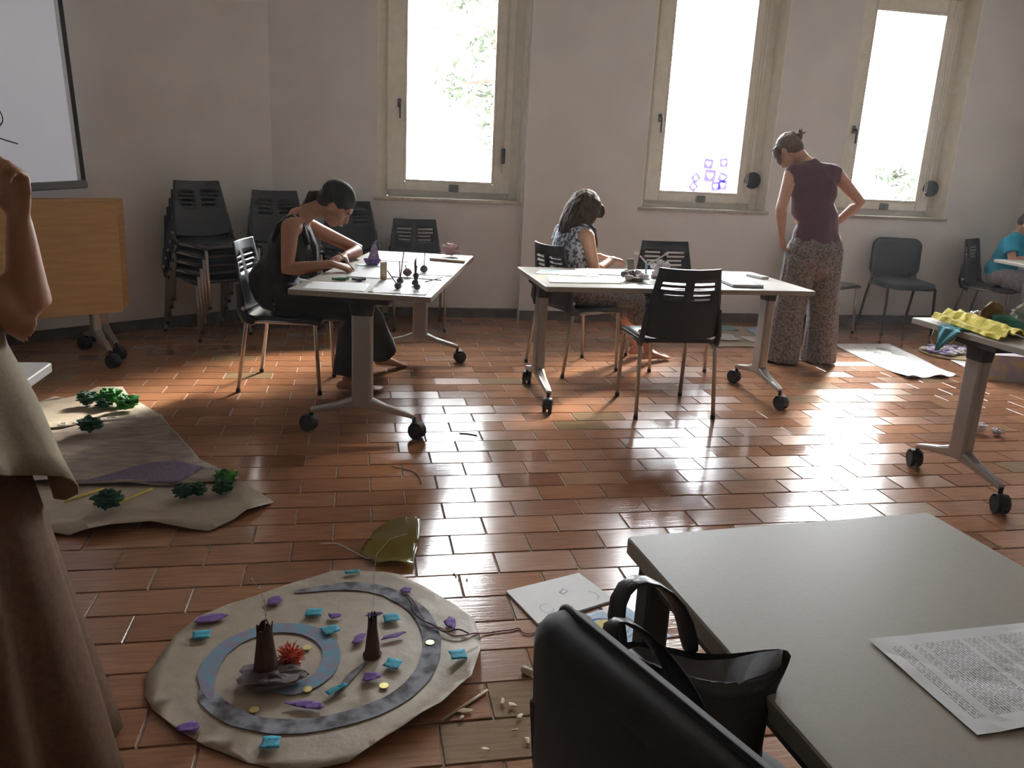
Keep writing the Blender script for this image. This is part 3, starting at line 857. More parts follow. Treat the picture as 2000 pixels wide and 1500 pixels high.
# ---------------------------------------------------------------- the woman in black bent over the left table
def writing_woman():
    base = (-.40, 4.98, 0)
    t = thing('person', 'woman in black vest and trousers bent over the left table, writing', 'person', base)
    fwd = V((.98, -.19, 0)).normalized(); side = V((.19, .98, 0)).normalized()   # side = her left
    pel = V((-.47, 5.00, .575))
    chest = V((-.375, 4.965, .86)); nb = V((-.315, 4.95, 1.005))
    rsh = chest + V((.015, -.165, .105)); lsh = chest + V((.075, .165, .095))
    hm = head_frame((.74, -.10, -.66), (.64, -.06, .76))
    hc = V((-.112, 4.935, 1.085))
    b = MB()
    torso_rings(b, [(pel + V((0, 0, .0)), .155, .11), (pel + V((0, 0, .04)), .16, .115), (pel + V((.02, 0, .12)), .130, .10), (chest + V((-.02, 0, -.08)), .14, .105), (chest, .150, .105), (chest + V((.035, 0, .085)), .135, .080), (nb + V((-.01, 0, .0)), .075, .062)], side)
    b.tube([lsh + V((-.01, 0, 0)), chest + V((.04, 0, .115)), rsh + V((.01, 0, 0))], [.050, .062, .050], 14, ball=True)
    b.tube([nb + V((-.02, 0, -.02)), nb + V((.06, -.005, .045)), hc + hm @ V((0, -.035, -.04))], [.060, .051, .052], 14, ball=True)
    head_shapes(b, hc, hm)
    # right arm (towards the camera) lies along the table, the hand holds a pencil
    rel = V((-.375, 4.715, .735)); rwr = V((-.130, 4.655, .783))
    arm_shapes(b, rsh, rel, rwr)
    hand_shapes(b, rwr + V((.012, -.003, -.002)), (.95, -.10, -.22), (-.10, .30, -.95), (.1, .9, .2), curls=((38, 52, 25), (45, 55, 30), (50, 60, 30), (52, 60, 30)), thumb_curl=35)
    # left arm: elbow on the table further along, forearm folded back towards the paper
    lel = V((.030, 5.30, .785)); lwr = V((-.060, 5.075, .782))
    arm_shapes(b, lsh, lel, lwr)
    hand_shapes(b, lwr + V((-.004, -.012, 0)), (-.55, -.80, -.12), (0, .1, -1), (.8, -.5, 0), curl=(14, 22, 14))
    # legs
    rk = V((-.02, 4.845, .475)); ra = V((-.045, 4.80, .085)); lk = V((.055, 5.13, .475)); la = V((.185, 5.30, .105))
    leg_shapes(b, pel + V((.04, -.09, -.03)), rk, ra); leg_shapes(b, pel + V((.06, .09, -.03)), lk, la)
    foot_shapes(b, ra, (1, -.05, -.02)); foot_shapes(b, la, (.78, .60, -.18))
    body = place(fuse(b, 'body', .0065, 5), 'body', 'skin_tan', t, base)
    face_parts(t, hc, hm, base)
    # vest: front, back and straps
    b = MB()
    torso_rings(b, [(pel + V((0, 0, .03)), .180, .125), (pel + V((.01, 0, .06)), .178, .130), (pel + V((.025, 0, .13)), .150, .118), (chest + V((-.02, 0, -.08)), .156, .122), (chest + V((.0, 0, -.005)), .160, .120), (chest + V((.012, 0, .045)), .140, .104)], side)
    for s in (-1, 1):
        b.tube([chest + V((-.085, s * .105, .02)), chest + V((-.055, s * .112, .115)), chest + V((.020, s * .112, .168)), chest + V((.085, s * .100, .110)), chest + V((.112, s * .085, .01))],
               [(.034, .012), (.030, .011), (.024, .010), (.026, .010), (.036, .012)], 10, side=side, ball=True)
    place(fuse(b, 'vest', .008, 5), 'vest', 'black_cloth', t, base, .006, 14)
    # loose dark scarf hanging from the neck
    sc = MB()
    for s, dz in ((-1, -.26), (1, -.30)):
        sc.tube([nb + V((-.01, s * .06, .02)), chest + V((.105, s * .055, .075)), chest + V((.145, s * .05, -.03)), chest + V((.150, s * .045, -.03 + dz * .5)), chest + V((.125, s * .045, dz))],
                [(.030, .012), (.032, .014), (.036, .016), (.042, .014), (.045, .010)], 10, side=side, ball=True)
    place(fuse(sc, 'scarf', .007, 3), 'scarf', 'black_cloth', t, base, .006, 22)
    # trousers
    b = MB()
    b.tube([pel + V((-.02, 0, .06)), pel + V((0, 0, .0))], [(.18, .13), (.185, .125)], 18, side=side, ball=True)
    for hp, kn, an, w in ((pel + V((.03, -.09, -.03)), rk, ra, .085), (pel + V((.05, .09, -.03)), lk, la, .085)):
        dn = (an - kn).normalized()
        b.tube([hp, V(hp).lerp(kn, .5), kn + V((.0, 0, .01)), kn + dn * .10, kn + dn * .24, an - dn * .02], [.106, .094, .080, .078, .088, .098], 16, ball=False)
    place(fuse(b, 'trousers', .009, 5), 'trousers', 'black_trousers', t, base, .007, 10)
    # hair: cap of hair with a dark scarf band, low ponytail
    h = MB()
    def HP(x, y, z): return hc + hm @ V((x, y, z))
    h.ell(HP(0, -.022, .040), (.083, .098, .092), hm, 22, 14)
    h.ell(HP(0, -.060, .000), (.070, .060, .075), hm, 20, 12)
    h.tube([HP(0, -.095, -.005), HP(0, -.135, -.045), V((-.285, 4.955, 1.062)), V((-.335, 4.96, 1.035)), V((-.375, 4.96, 1.000))], [.028, .030, .026, .018, .006], 12, ball=True)
    place(fuse(h, 'hair', .006, 3), 'hair', 'hair_dark', t, base, .003, 40)
    k = MB()
    ringp = []
    for i in range(28):
        a = 2 * PI * i / 28
        ringp.append(HP(.0835 * math.cos(a), -.018 + .099 * math.sin(a), .060 + .018 * math.sin(a)))
    for dz, rr in ((0, 1.0),):
        k.tube(ringp + [ringp[0]], [(.0045, .030)] * 29, 8, side=None)
    k = MB(); k.ell(HP(0, -.020, .046), (.086, .102, .092), hm, 24, 14)
    me = k.mesh('headscarf', True)
    bm = bmesh.new(); bm.from_mesh(me)
    inv = hm.transposed()
    kill = []
    for f_ in bm.faces:
        q = inv @ (f_.calc_center_median() - hc)
        if q.z < .020 + .10 * max(0, q.y) * .2 - .25 * min(0, q.y) * .1: kill.append(f_)
    bmesh.ops.delete(bm, geom=kill, context='FACES'); bm.to_mesh(me); bm.free()
    o = place(me, 'headscarf', 'headscarf', t, base)
    md = o.modifiers.new('thickness', 'SOLIDIFY'); md.thickness = .004; md.offset = 1
    return t
writing_woman()
p_ = thing('pencil', 'short pencil in the hand of the woman in black', 'pencil', (-.005, 4.640, .742))
q = MB(); q.tube([(0, 0, .006), (-.012, .002, .022)], [.0015, .0042], 6); q.build('point', 'dark_plastic', p_)
q = MB(); q.tube([(-.012, .002, .022), (-.085, .012, .105)], .0042, 6); q.build('shaft', 'beech', p_)

# ---------------------------------------------------------------- the long-haired woman at the middle table
def seated_woman():
    base = (1.47, 5.385, 0)
    t = thing('person', 'seated woman with long brown hair in a blue patterned sleeveless dress', 'person', base)
    a = R(20); fwd = V((math.cos(a), math.sin(a), 0)); side = V((-fwd.y, fwd.x, 0))
    def W(f, s, z): return V((1.44, 5.385, 0)) + fwd * f + side * s + V((0, 0, z))
    pel = W(-.02, 0, .57); chest = W(-.015, 0, .83); nb = W(.0, 0, .985)
    rsh = W(.0, -.155, .925); lsh = W(.0, .155, .925)
    hm = head_frame((fwd.x * .86, fwd.y * .86, -.50), (fwd.x * .5, fwd.y * .5, .86))
    hc = W(.085, 0, 1.085)
    b = MB()
    torso_rings(b, [(pel, .155, .11), (pel + V((0, 0, .04)), .16, .115), (pel.lerp(chest, .45), .13, .10), (chest, .148, .11), (chest + V((0, 0, .08)), .135, .085), (nb, .07, .06)], side)
    b.tube([lsh, nb + V((0, 0, -.035)), rsh], [.048, .060, .048], 14, ball=True)
    b.tube([nb + V((0, 0, -.02)), nb + fwd * .03 + V((0, 0, .05)), hc + hm @ V((0, -.03, -.045))], [.056, .048, .048], 14, ball=True)
    head_shapes(b, hc, hm)
    rel = W(.060, -.190, .690); rwr = W(.270, -.10, .764)
    lel = W(.10, .19, .70); lwr = W(.28, .06, .764)
    arm_shapes(b, rsh, rel, rwr, fat=.98); arm_shapes(b, lsh, lel, lwr, fat=.98)
    hand_shapes(b, rwr, fwd * .85 + side * .35 + V((0, 0, -.10)), (0, 0, -1), side, curl=(18, 24, 15)); hand_shapes(b, lwr, fwd * .85 - side * .35 + V((0, 0, -.10)), (0, 0, -1), -side, curl=(18, 24, 15))
    rk = W(.47, -.10, .50); ra = W(.68, -.08, .09); lk = W(.47, .10, .50); la = W(.70, .08, .09)
    leg_shapes(b, pel + side * -.085, rk, ra); leg_shapes(b, pel + side * .085, lk, la)
    foot_shapes(b, ra, fwd + V((0, 0, -.03))); foot_shapes(b, la, fwd + V((0, 0, -.03)))
    place(fuse(b, 'body', .0065, 5), 'body', 'skin', t, base)
    face_parts(t, hc, hm, base)
    # dress
    b = MB()
    torso_rings(b, [(pel + V((0, 0, .03)), .178, .125), (pel + V((0, 0, .06)), .175, .130), (pel.lerp(chest, .45), .146, .118), (chest + fwd * .012, .163, .128), (chest + V((0, 0, .07)), .148, .105), (chest + V((0, 0, .105)), .12, .085)], side)
    for s in (-1, 1):
        b.tube([W(-.085, s * .095, .88), W(-.055, s * .100, .965), W(.01, s * .10, .99), W(.065, s * .095, .955), W(.10, s * .085, .88)], [(.042, .014)] * 5, 10, side=side, ball=True)
    place(fuse(b, 'dress_top', .008, 5), 'dress_top', 'blue_print', t, base, .005, 14)
    b = MB()
    b.tube([pel + V((0, 0, .06)), pel + V((0, 0, .0))], [(.18, .13), (.185, .125)], 18, side=side, ball=True)
    for s, kn in ((-1, rk), (1, lk)):
        b.tube([pel + side * (s * .085) + V((0, 0, -.01)), W(.2, s * .10, .525), kn + fwd * .02, kn + fwd * .06 + V((0, 0, -.14))], [.108, .098, .085, .074], 16, ball=True)
    b.tube([W(.1, 0, .52), W(.40, 0, .505)], [(.12, .075), (.12, .065)], 14, side=side, ball=True)
    place(fuse(b, 'skirt', .009, 5), 'skirt', 'grey_print', t, base, .006, 12)
    # long straight hair with a fringe
    h = MB()
    def HP(x, y, z): return hc + hm @ V((x, y, z))
    h.ell(HP(0, -.018, .038), (.086, .104, .094), hm, 22, 14)
    h.tube([HP(0, .085, .075), HP(0, .112, .040), HP(0, .112, .012)], [(.050, .022), (.060, .016), (.058, .008)], 14, side=hm.col[0], ball=True)
    for s in (-1, 1):
        pts = [HP(s * .060, .0, .06), HP(s * .090, -.008, -.02), HP(s * .088, -.004, -.08), W(.075, s * .088, .955), W(.100, s * .085, .860), W(.115, s * .078, .775)]
        h.tube(pts, [(.052, .036), (.054, .032), (.052, .030), (.050, .028), (.044, .024), (.018, .012)], 14, side=fwd, ball=True)
        pts = [HP(s * .040, -.07, .05), HP(s * .062, -.070, -.03), W(-.03, s * .075, 1.02), W(-.03, s * .090, .965)]
        h.tube(pts, [(.045, .045), (.050, .034), (.048, .026), (.030, .018)], 14, side=fwd, ball=True)
    for s in (-1, 1):
        h.ell(HP(s * .072, -.022, -.03), (.034, .060, .070), hm, 16, 10)
    h.tube([HP(0, -.085, .05), HP(0, -.10, -.03), W(-.065, 0, 1.00), W(-.085, 0, .93)], [(.075, .035), (.080, .032), (.085, .026), (.06, .014)], 16, side=side, ball=True)
    place(fuse(h, 'hair', .007, 3), 'hair', 'hair_brown', t, base, .004, 34, (1.6, 1.6, .25))
    return t
seated_woman()

# ---------------------------------------------------------------- the standing woman seen from behind
def standing_woman():
    base = (3.32, 5.55, 0)
    t = thing('person', 'standing woman seen from behind in plum top and wide patterned trousers', 'person', base)
    side = V((-1, 0.12, 0)).normalized(); fwd = V((.10, 1, 0)).normalized()     # she faces the windows; side = her left
    wl = V((3.315, 5.56, .96)); hip = V((3.325, 5.55, .86)); chest = V((3.275, 5.585, 1.24)); nb = V((3.225, 5.62, 1.445))
    lsh = V((3.085, 5.60, 1.385)); rsh = V((3.425, 5.585, 1.40))
    hm = head_frame((-.32, .66, -.68), (-.22, .58, .78))
    hc = V((3.105, 5.715, 1.540))
    b = MB()
    torso_rings(b, [(hip + V((0, 0, -.06)), .165, .12), (hip, .172, .125), (wl + V((0, 0, .06)), .135, .10), (chest + V((0, 0, -.10)), .140, .105), (chest, .155, .11), (chest + V((-.015, .012, .11)), .145, .085), (nb, .07, .06)], side)
    b.tube([lsh, V((3.255, 5.605, 1.40)), rsh], [.050, .064, .050], 14, ball=True)
    b.tube([nb + V((0, 0, -.03)), nb + V((-.035, .04, .045)), hc + hm @ V((0, -.04, -.035))], [.060, .050, .052], 14, ball=True)
    head_shapes(b, hc, hm)
    lel = V((3.010, 5.545, 1.135)); lwr = V((3.062, 5.575, .945)); rel = V((3.605, 5.50, 1.205)); rwr = V((3.475, 5.62, 1.02))
    arm_shapes(b, lsh, lel, lwr); arm_shapes(b, rsh, rel, rwr)
    hand_shapes(b, lwr, (.30, .25, -.90), (1, .1, .25), (.1, .9, .4), curl=(22, 30, 22)); hand_shapes(b, rwr, (-.55, .45, -.62), (-.6, -.2, .3), (.1, .6, .8), curl=(25, 35, 25))
    la = V((3.195, 5.56, .085)); ra = V((3.47, 5.55, .085))
    leg_shapes(b, hip + V((-.095, 0, -.04)), V((3.205, 5.575, .47)), la); leg_shapes(b, hip + V((.10, 0, -.04)), V((3.44, 5.565, .47)), ra)
    foot_shapes(b, la, (-.15, 1, -.02)); foot_shapes(b, ra, (.2, 1, -.02))
    place(fuse(b, 'body', .0065, 5), 'body', 'skin_pale', t, base)
    face_parts(t, hc, hm, base)
    b = MB()
    torso_rings(b, [(hip + V((0, 0, .045)), .186, .140), (wl + V((0, 0, .03)), .165, .125), (wl + V((0, 0, .12)), .150, .115), (chest + V((0, 0, -.09)), .156, .120), (chest, .170, .124), (chest + V((-.01, .006, .08)), .165, .108), (chest + V((-.018, .014, .145)), .125, .085), (nb + V((.004, -.006, -.018)), .090, .072)], side)
    b.tube([lsh + V((.015, 0, .002)), V((3.16, 5.605, 1.392)), V((3.255, 5.605, 1.405)), V((3.35, 5.60, 1.402)), rsh + V((-.015, 0, .002))], [.062, .072, .074, .072, .062], 16, ball=True)
    for sh, el in ((lsh, lel), (rsh, rel)):
        b.tube([sh.lerp(chest, .3) + V((0, 0, .02)), sh.lerp(el, .12)], [.070, .058], 14, ball=False)
    place(fuse(b, 'sleeveless_top', .008, 5), 'sleeveless_top', 'plum', t, base, .006, 11)
    # wide trousers
    b = MB()
    b.tube([hip + V((0, 0, .075)), hip + V((0, 0, 0)), hip + V((0, 0, -.10)), hip + V((0, 0, -.17))], [(.172, .128), (.206, .160), (.214, .165), (.19, .140)], 22, side=side, ball=False)
    b.ell(hip + V((0, 0, -.13)), (.15, .145, .10))
    for s, an in ((-1, la), (1, ra)):
        x0 = hip.x + s * .095
        b.tube([V((x0, 5.55, .80)), V((x0 + s * .015, 5.555, .60)), V((an.x + s * .005, 5.555, .35)), V((an.x + s * .012, 5.55, .13)), V((an.x + s * .015, 5.55, .012))],
               [(.118, .145), (.114, .138), (.110, .130), (.114, .135), (.122, .145)], 20, side=side, ball=False)
    place(fuse(b, 'wide_trousers', .009, 4), 'wide_trousers', 'grey_print', t, base, .011, 16, (1, 1, .16))
    h = MB()
    def HP(x, y, z): return hc + hm @ V((x, y, z))
    h.ell(HP(0, -.022, .040), (.085, .100, .092), hm, 22, 14)
    h.ell(HP(0, -.055, .0), (.074, .062, .075), hm, 20, 12)
    h.tube([HP(0, -.085, .035), HP(.012, -.112, .045), HP(.028, -.128, .058)], [.030, .032, .018], 12, ball=True)
    for dx, dz in ((.01, .03), (-.02, .02), (.03, -.005)):
        h.tube([HP(.02, -.118, .050), HP(.035 + dx, -.138, .062 + dz * .6), HP(.05 + dx * 1.6, -.15, .075 + dz)], [.012, .008, .003], 6, ball=True)
    for s in (-1, 1):
        h.tube([HP(s * .070, .045, .05), HP(s * .085, .055, -.02), HP(s * .080, .060, -.085)], [(.030, .016), (.026, .014), (.010, .006)], 10, side=hm.col[1], ball=True)
    place(fuse(h, 'hair', .006, 3), 'hair', 'hair_light', t, base, .005, 40)
    return t
standing_woman()

# ---------------------------------------------------------------- boy in turquoise at the far right
def boy():
    base = (5.94, 6.66, 0)
    t = thing('person', 'seated boy in turquoise T-shirt and grey shorts at the right edge', 'person', base)
    a = R(-62); fwd = V((math.cos(a), math.sin(a), 0)); side = V((-fwd.y, fwd.x, 0))
    def W(f, s, z): return V((5.93, 6.66, 0)) + fwd * f + side * s + V((0, 0, z))
    pel = W(-.02, 0, .56); chest = W(.035, 0, .78); nb = W(.075, 0, .93)
    rsh = W(.065, -.125, .885); lsh = W(.075, .125, .885)
    hm = head_frame((fwd.x * .8, fwd.y * .8, -.55), (fwd.x * .55, fwd.y * .55, .8))
    hc = W(.155, 0, 1.035)
    b = MB()
    torso_rings(b, [(pel, .13, .10), (pel + V((0, 0, .03)), .135, .10), (pel.lerp(chest, .5), .118, .095), (chest, .128, .10), (chest + V((0, 0, .07)), .118, .078), (nb, .06, .052)], side)
    b.tube([lsh, nb + V((0, 0, -.03)), rsh], [.042, .052, .042], 14, ball=True)
    b.tube([nb, hc + hm @ V((0, -.03, -.045))], [.048, .046], 14, ball=True)
    head_shapes(b, hc, hm, .95)
    rel = W(.14, -.20, .715); rwr = W(.33, -.10, .775); lel = W(.16, .19, .72); lwr = W(.34, .07, .775)
    arm_shapes(b, rsh, rel, rwr, .88); arm_shapes(b, lsh, lel, lwr, .88)
    hand_shapes(b, rwr, fwd * .9 + side * .3 + V((0, 0, -.1)), (0, 0, -1), side, k=.88); hand_shapes(b, lwr, fwd * .9 - side * .3 + V((0, 0, -.1)), (0, 0, -1), -side, k=.88)
    rk = W(.36, -.09, .50); ra = W(.34, -.09, .085); lk = W(.36, .09, .50); la = W(.36, .10, .085)
    leg_shapes(b, pel + side * -.075, rk, ra, .85); leg_shapes(b, pel + side * .075, lk, la, .85)
    foot_shapes(b, ra, fwd + V((0, 0, -.03)), k=.9); foot_shapes(b, la, fwd + V((0, 0, -.03)), k=.9)
    place(fuse(b, 'body', .0075, 4), 'body', 'skin', t, base)
    face_parts(t, hc, hm, base, .95)
    b = MB()
    torso_rings(b, [(pel + V((0, 0, .02)), .16, .12), (pel + V((0, 0, .05)), .16, .125), (pel.lerp(chest, .5), .145, .12), (chest, .150, .12), (chest + V((0, 0, .075)), .138, .092), (nb + V((0, 0, -.02)), .08, .066)], side)
    for sh, el in ((rsh, rel), (lsh, lel)):
        b.tube([sh.lerp(chest, .4) + V((0, 0, .04)), sh + V((0, 0, .004)), sh.lerp(el, .5), sh.lerp(el, .62)], [.056, .062, .060, .062], 14, ball=False)
    b.tube([lsh, nb + V((0, 0, -.03)), rsh], [.054, .062, .054], 14, ball=True)
    place(fuse(b, 't_shirt', .008, 5), 't_shirt', 'turquoise', t, base, .006, 13)
    b = MB(); b.tube([pel + V((0, 0, .05)), pel + V((0, 0, .0))], [(.155, .12), (.158, .115)], 16, side=side, ball=True)
    for s, kn in ((-1, rk), (1, lk)):
        hp = pel + side * (s * .075)
        b.tube([hp, hp.lerp(kn, .5), hp.lerp(kn, .85)], [.095, .092, .094], 14, ball=False)
    place(fuse(b, 'shorts', .009, 4), 'shorts', 'grey_shorts', t, base, .006, 13)
    h = MB(); h.ell(hc + hm @ V((0, -.02, .042)), (.082, .096, .088), hm, 20, 12); h.ell(hc + hm @ V((0, -.06, .0)), (.066, .055, .06), hm, 16, 10)
    place(fuse(h, 'hair', .008, 3), 'hair', 'hair_dark', t, base, .004, 40)
    return t
boy()

# ---------------------------------------------------------------- person cut by the left edge, hand at the chin
def smooth3(pts, n=6):
    out = []
    for i in range(len(pts) - 1):
        p0, p1, p2, p3 = V(pts[max(0, i - 1)]), V(pts[i]), V(pts[i + 1]), V(pts[min(len(pts) - 1, i + 2)])
        for k in range(n):
            t = k / n
            out.append(.5 * ((2 * p1) + (p2 - p0) * t + (2 * p0 - 5 * p1 + 4 * p2 - p3) * t * t + (3 * p1 - p0 - 3 * p2 + p3) * t ** 3))
    out.append(V(pts[-1]))
    return out
def watching_person():
    base = (-.86, 1.70, 0)
    t = thing('person', 'person at the left edge in beige blouse and brown skirt, hand raised to chin', 'person', base)
    fwd = V((.38, .92, 0)).normalized(); side = V((-.92, .38, 0)).normalized()     # side = left
    hip = V((-.87, 1.70, .80)); wl = V((-.87, 1.70, .95)); chest = V((-.92, 1.705, 1.12)); nb = V((-.91, 1.725, 1.30))
    rsh = V((-.790, 1.60, 1.225)); lsh = V((-1.06, 1.80, 1.225))
    hm = head_frame((.42, .86, -.22), (.09, .18, .97))
    hc = V((-.845, 1.785, 1.445))
    b = MB()
    torso_rings(b, [(hip + V((0, 0, -.06)), .165, .13), (hip, .17, .13), (wl, .14, .11), (chest, .155, .115), (chest + V((0, 0, .09)), .14, .085), (nb, .07, .06)], side)
    b.tube([lsh, nb + V((0, 0, -.05)), rsh], [.052, .064, .052], 14, ball=True)
    b.tube([nb + V((0, 0, -.03)), hc + hm @ V((0, -.03, -.05))], [.056, .050], 14, ball=True)
    head_shapes(b, hc, hm, .97)
    rel = V((-.632, 1.735, 1.035)); rwr = V((-.622, 1.705, 1.240))
    arm_shapes(b, rsh, rel, rwr, fat=1.05)
    hand_shapes(b, rwr + V((0, 0, .008)), (.03, .02, .98), (-.45, -.88, .1), (-.88, .45, .1), curls=((45, 60, 30), (50, 62, 35), (55, 65, 35), (58, 65, 35)), thumb_curl=25, k=.95)
    lel = V((-1.02, 1.95, 1.045)); lwr = V((-.84, 1.86, 1.055))
    arm_shapes(b, lsh, lel, lwr)
    hand_shapes(b, lwr, (.9, -.35, .05), (0, -.6, -.4), (0, .2, .9), curl=(25, 35, 20), k=.95)
    la = V((-.96, 1.74, .085)); ra = V((-.78, 1.68, .085))
    leg_shapes(b, hip + side * .09, V((-.96, 1.75, .44)), la, .95); leg_shapes(b, hip - side * .09, V((-.79, 1.69, .44)), ra, .95)
    foot_shapes(b, la, (.3, .95, -.02)); foot_shapes(b, ra, (.45, .9, -.02))
    place(fuse(b, 'body', .0065, 5), 'body', 'skin_tan', t, base)
    face_parts(t, hc, hm, base, .97)
    # loose linen blouse, flaring to a pointed hem
    b = MB()
    n = 40; rs = []
    for z, rx, ry, fl in ((1.300, .085, .072, 0), (1.265, .150, .095, 0), (1.20, .190, .125, 0), (1.10, .192, .148, .004), (1.00, .200, .160, .008), (.90, .240, .190, .016), (.80, .276, .222, .024), (.75, .300, .240, .030)):
        ring = []
        for i in range(n):
            a = 2 * PI * i / n
            k = 1 + fl * 2.4 * (math.sin(a * 7 + 1.2) + .5 * math.sin(a * 11))
            zz = z
            if z < .92:
                zz = z + (.92 - z) * (.55 * math.sin(a * 2 + 2.2 - PI * .62) + .12 * math.sin(a * 5))
            p = V((-.862, 1.70, 0)) + side * (math.cos(a) * rx * k) + fwd * (math.sin(a) * ry * k)
            ring.append((p.x, p.y, zz))
        rs.append(ring)
    b.rings(rs, cap0=False, cap1=False)
    me = b.mesh('blouse', True)
    o = place(me, 'blouse', 'linen', t, base, .008, 11)
    md = o.modifiers.new('thickness', 'SOLIDIFY'); md.thickness = .004
    for sh, el in ((rsh, rel), (lsh, lel)):
        b = MB(); b.tube([sh.lerp(chest, .5) + V((0, 0, .05)), sh + V((0, 0, .008)), sh.lerp(el, .22)], [.066, .066, .068], 16, ball=False)
        place(fuse(b, 'sleeve', .008, 4), 'sleeve', 'linen', t, base, .005, 14)
    # long skirt with folds
    b = MB(); n = 64; rs = []
    for z, rx, ry in ((.97, .150, .125), (.88, .185, .155), (.75, .215, .185), (.55, .250, .220), (.30, .292, .262), (.10, .325, .295), (.015, .338, .308)):
        ring = []
        for i in range(n):
            a = 2 * PI * i / n
            amp = .055 * (1 - z) ** 1.2
            k = 1 + amp * (math.sin(a * 9 + .6) + .6 * math.sin(a * 14 + 2) + .4 * math.sin(a * 5 + z))
            p = V((-.868, 1.69, z)) + side * (math.cos(a) * rx * k) + fwd * (math.sin(a) * ry * k)
            ring.append(p)
        rs.append(ring)
    b.rings(rs, cap0=True, cap1=False)
    o = place(b.mesh('long_skirt', True), 'long_skirt', 'brown_skirt', t, base, .004, 14)
    md = o.modifiers.new('thickness', 'SOLIDIFY'); md.thickness = .004
    h = MB()
    def HP(x, y, z): return hc + hm @ V((x, y, z))
    h.ell(HP(0, -.022, .042), (.086, .102, .094), hm, 22, 14); h.ell(HP(0, -.06, -.01), (.080, .066, .085), hm, 20, 12)
    h.tube([HP(0, -.10, .02), HP(0, -.135, -.01), HP(0, -.13, -.08)], [.045, .045, .02], 12, ball=True)
    place(fuse(h, 'hair', .006, 3), 'hair', 'hair_light', t, base, .005, 36)
    st = MB()
    for x, y, z, dx in ((.07, .06, .05, .080), (.075, .03, .00, .072), (.07, .07, -.03, .068)):
        p0 = HP(x, y, z)
        st.tube([V(q_) for q_ in smooth3([p0, p0 + V((dx * .7, .01, -.02)), p0 + V((dx, .0, -.055)), p0 + V((dx * .8, -.005, -.085)), p0 + V((dx * 1.3, -.005, -.10))])], .0013, 5)
    me = st.mesh('loose_strands', True)
    place(me, 'loose_strands', 'hair_light', t, base)
    return t
watching_person()

# ================================================================= CRAFT WORK AND SMALL THINGS
M['kraft'] = mat('kraft_paper', (.42, .355, .27), .5, noise_amt=.07, noise_scale=14, bump=.55, bump_scale=11)
M['kraft_drawn'] = mat('kraft_paper_scribbled', (.36, .285, .22), .7, color2=(.22, .18, .17), noise_scale=9, stretch=(1, 3, 1), bump=.2, bump_scale=18, mix_lo=.38, mix_hi=.6)
M['purple_wash'] = mat('purple_pastel', (.16, .12, .20), .8, noise_amt=.2, noise_scale=30, stretch=(6, 1, 1))
M['charcoal_wash'] = mat('grey_blue_wash', (.33, .35, .41), .85, color2=(.11, .105, .11), noise_scale=20, stretch=(1, 1, 1), mix_lo=.36, mix_hi=.6)
M['blue_wash'] = mat('blue_wash', (.17, .33, .45), .85, color2=(.28, .25, .34), noise_scale=22, mix_lo=.4, mix_hi=.58)
M['paper'] = mat('white_paper', (.80, .80, .80), .65, noise_amt=.02, noise_scale=30, bump=.05, bump_scale=14)
M['paper_blue'] = mat('pale_blue_paper', (.42, .58, .72), .65, noise_amt=.15, noise_scale=12)
M['paper_cyan'] = mat('pale_cyan_paper', (.55, .72, .72), .65, noise_amt=.08, noise_scale=12)
M['paper_teal'] = mat('teal_paper', (.22, .40, .42), .65, noise_amt=.15, noise_scale=12)
M['tissue_purple'] = mat('purple_tissue', (.17, .09, .34), .75, noise_amt=.2, noise_scale=60, bump=.5, bump_scale=60)
M['tissue_blue'] = mat('turquoise_tissue', (.035, .36, .50), .7, noise_amt=.2, noise_scale=60, bump=.5, bump_scale=60)
M['tissue_pink'] = mat('pink_tissue', (.62, .42, .46), .75, noise_amt=.12, noise_scale=60, bump=.5, bump_scale=40)
M['tissue_lilac'] = mat('lilac_tissue', (.44, .37, .56), .75, color2=(.22, .16, .33), noise_scale=50, bump=.5, bump_scale=40)
M['tissue_white'] = mat('white_tissue', (.72, .68, .70), .6, noise_amt=.15, noise_scale=60, bump=.5, bump_scale=40)
M['crepe_yellow'] = mat('yellow_crepe', (.72, .60, .03), .7, noise_amt=.12, noise_scale=25, bump=.4, bump_scale=50)
M['crepe_cyan'] = mat('cyan_crepe', (.10, .40, .50), .75, noise_amt=.12, noise_scale=30, bump=.4, bump_scale=50)
M['crepe_green'] = mat('green_crepe', (.02, .20, .14), .7, noise_amt=.2, noise_scale=30, bump=.4, bump_scale=50)
M['leaf_green'] = mat('green_tissue_leaf', (.06, .36, .035), .6, color2=(.015, .14, .03), noise_scale=20, bump=.5, bump_scale=40)
M['leaf_dark'] = mat('dark_green_tissue_leaf', (.012, .085, .04), .6, noise_amt=.4, noise_scale=20, bump=.5, bump_scale=40)
M['leaf_brown'] = mat('brown_crepe', (.34, .19, .05), .7, noise_amt=.25, noise_scale=20, bump=.4, bump_scale=40)
M['red_pom'] = mat('red_pompom', (.60, .07, .03), .8, noise_amt=.2, noise_scale=80)
M['bark'] = mat('brown_card_tube', (.085, .038, .026), .8, noise_amt=.3, noise_scale=26, stretch=(1, 1, .3), bump=.6, bump_scale=40)
M['mound'] = mat('crumpled_grey_paper', (.22, .19, .19), .8, color2=(.10, .08, .08), noise_scale=22, bump=.6, bump_scale=30)
M['gold'] = mat('gold_sequin', (.75, .65, .25), .3, metal=.7)
M['wire'] = mat('silver_wire', (.7, .68, .62), .3, metal=.9)
M['yarn'] = mat('pink_yarn', (.42, .24, .28), .9)
M['yarn_dark'] = mat('dark_yarn', (.10, .085, .10), .9)
M['wood'] = mat('bare_wood', (.56, .43, .29), .6, noise_amt=.12, noise_scale=20, stretch=(1, 1, 6))
M['cork'] = mat('white_cork', (.62, .56, .46), .8, noise_amt=.15, noise_scale=80)
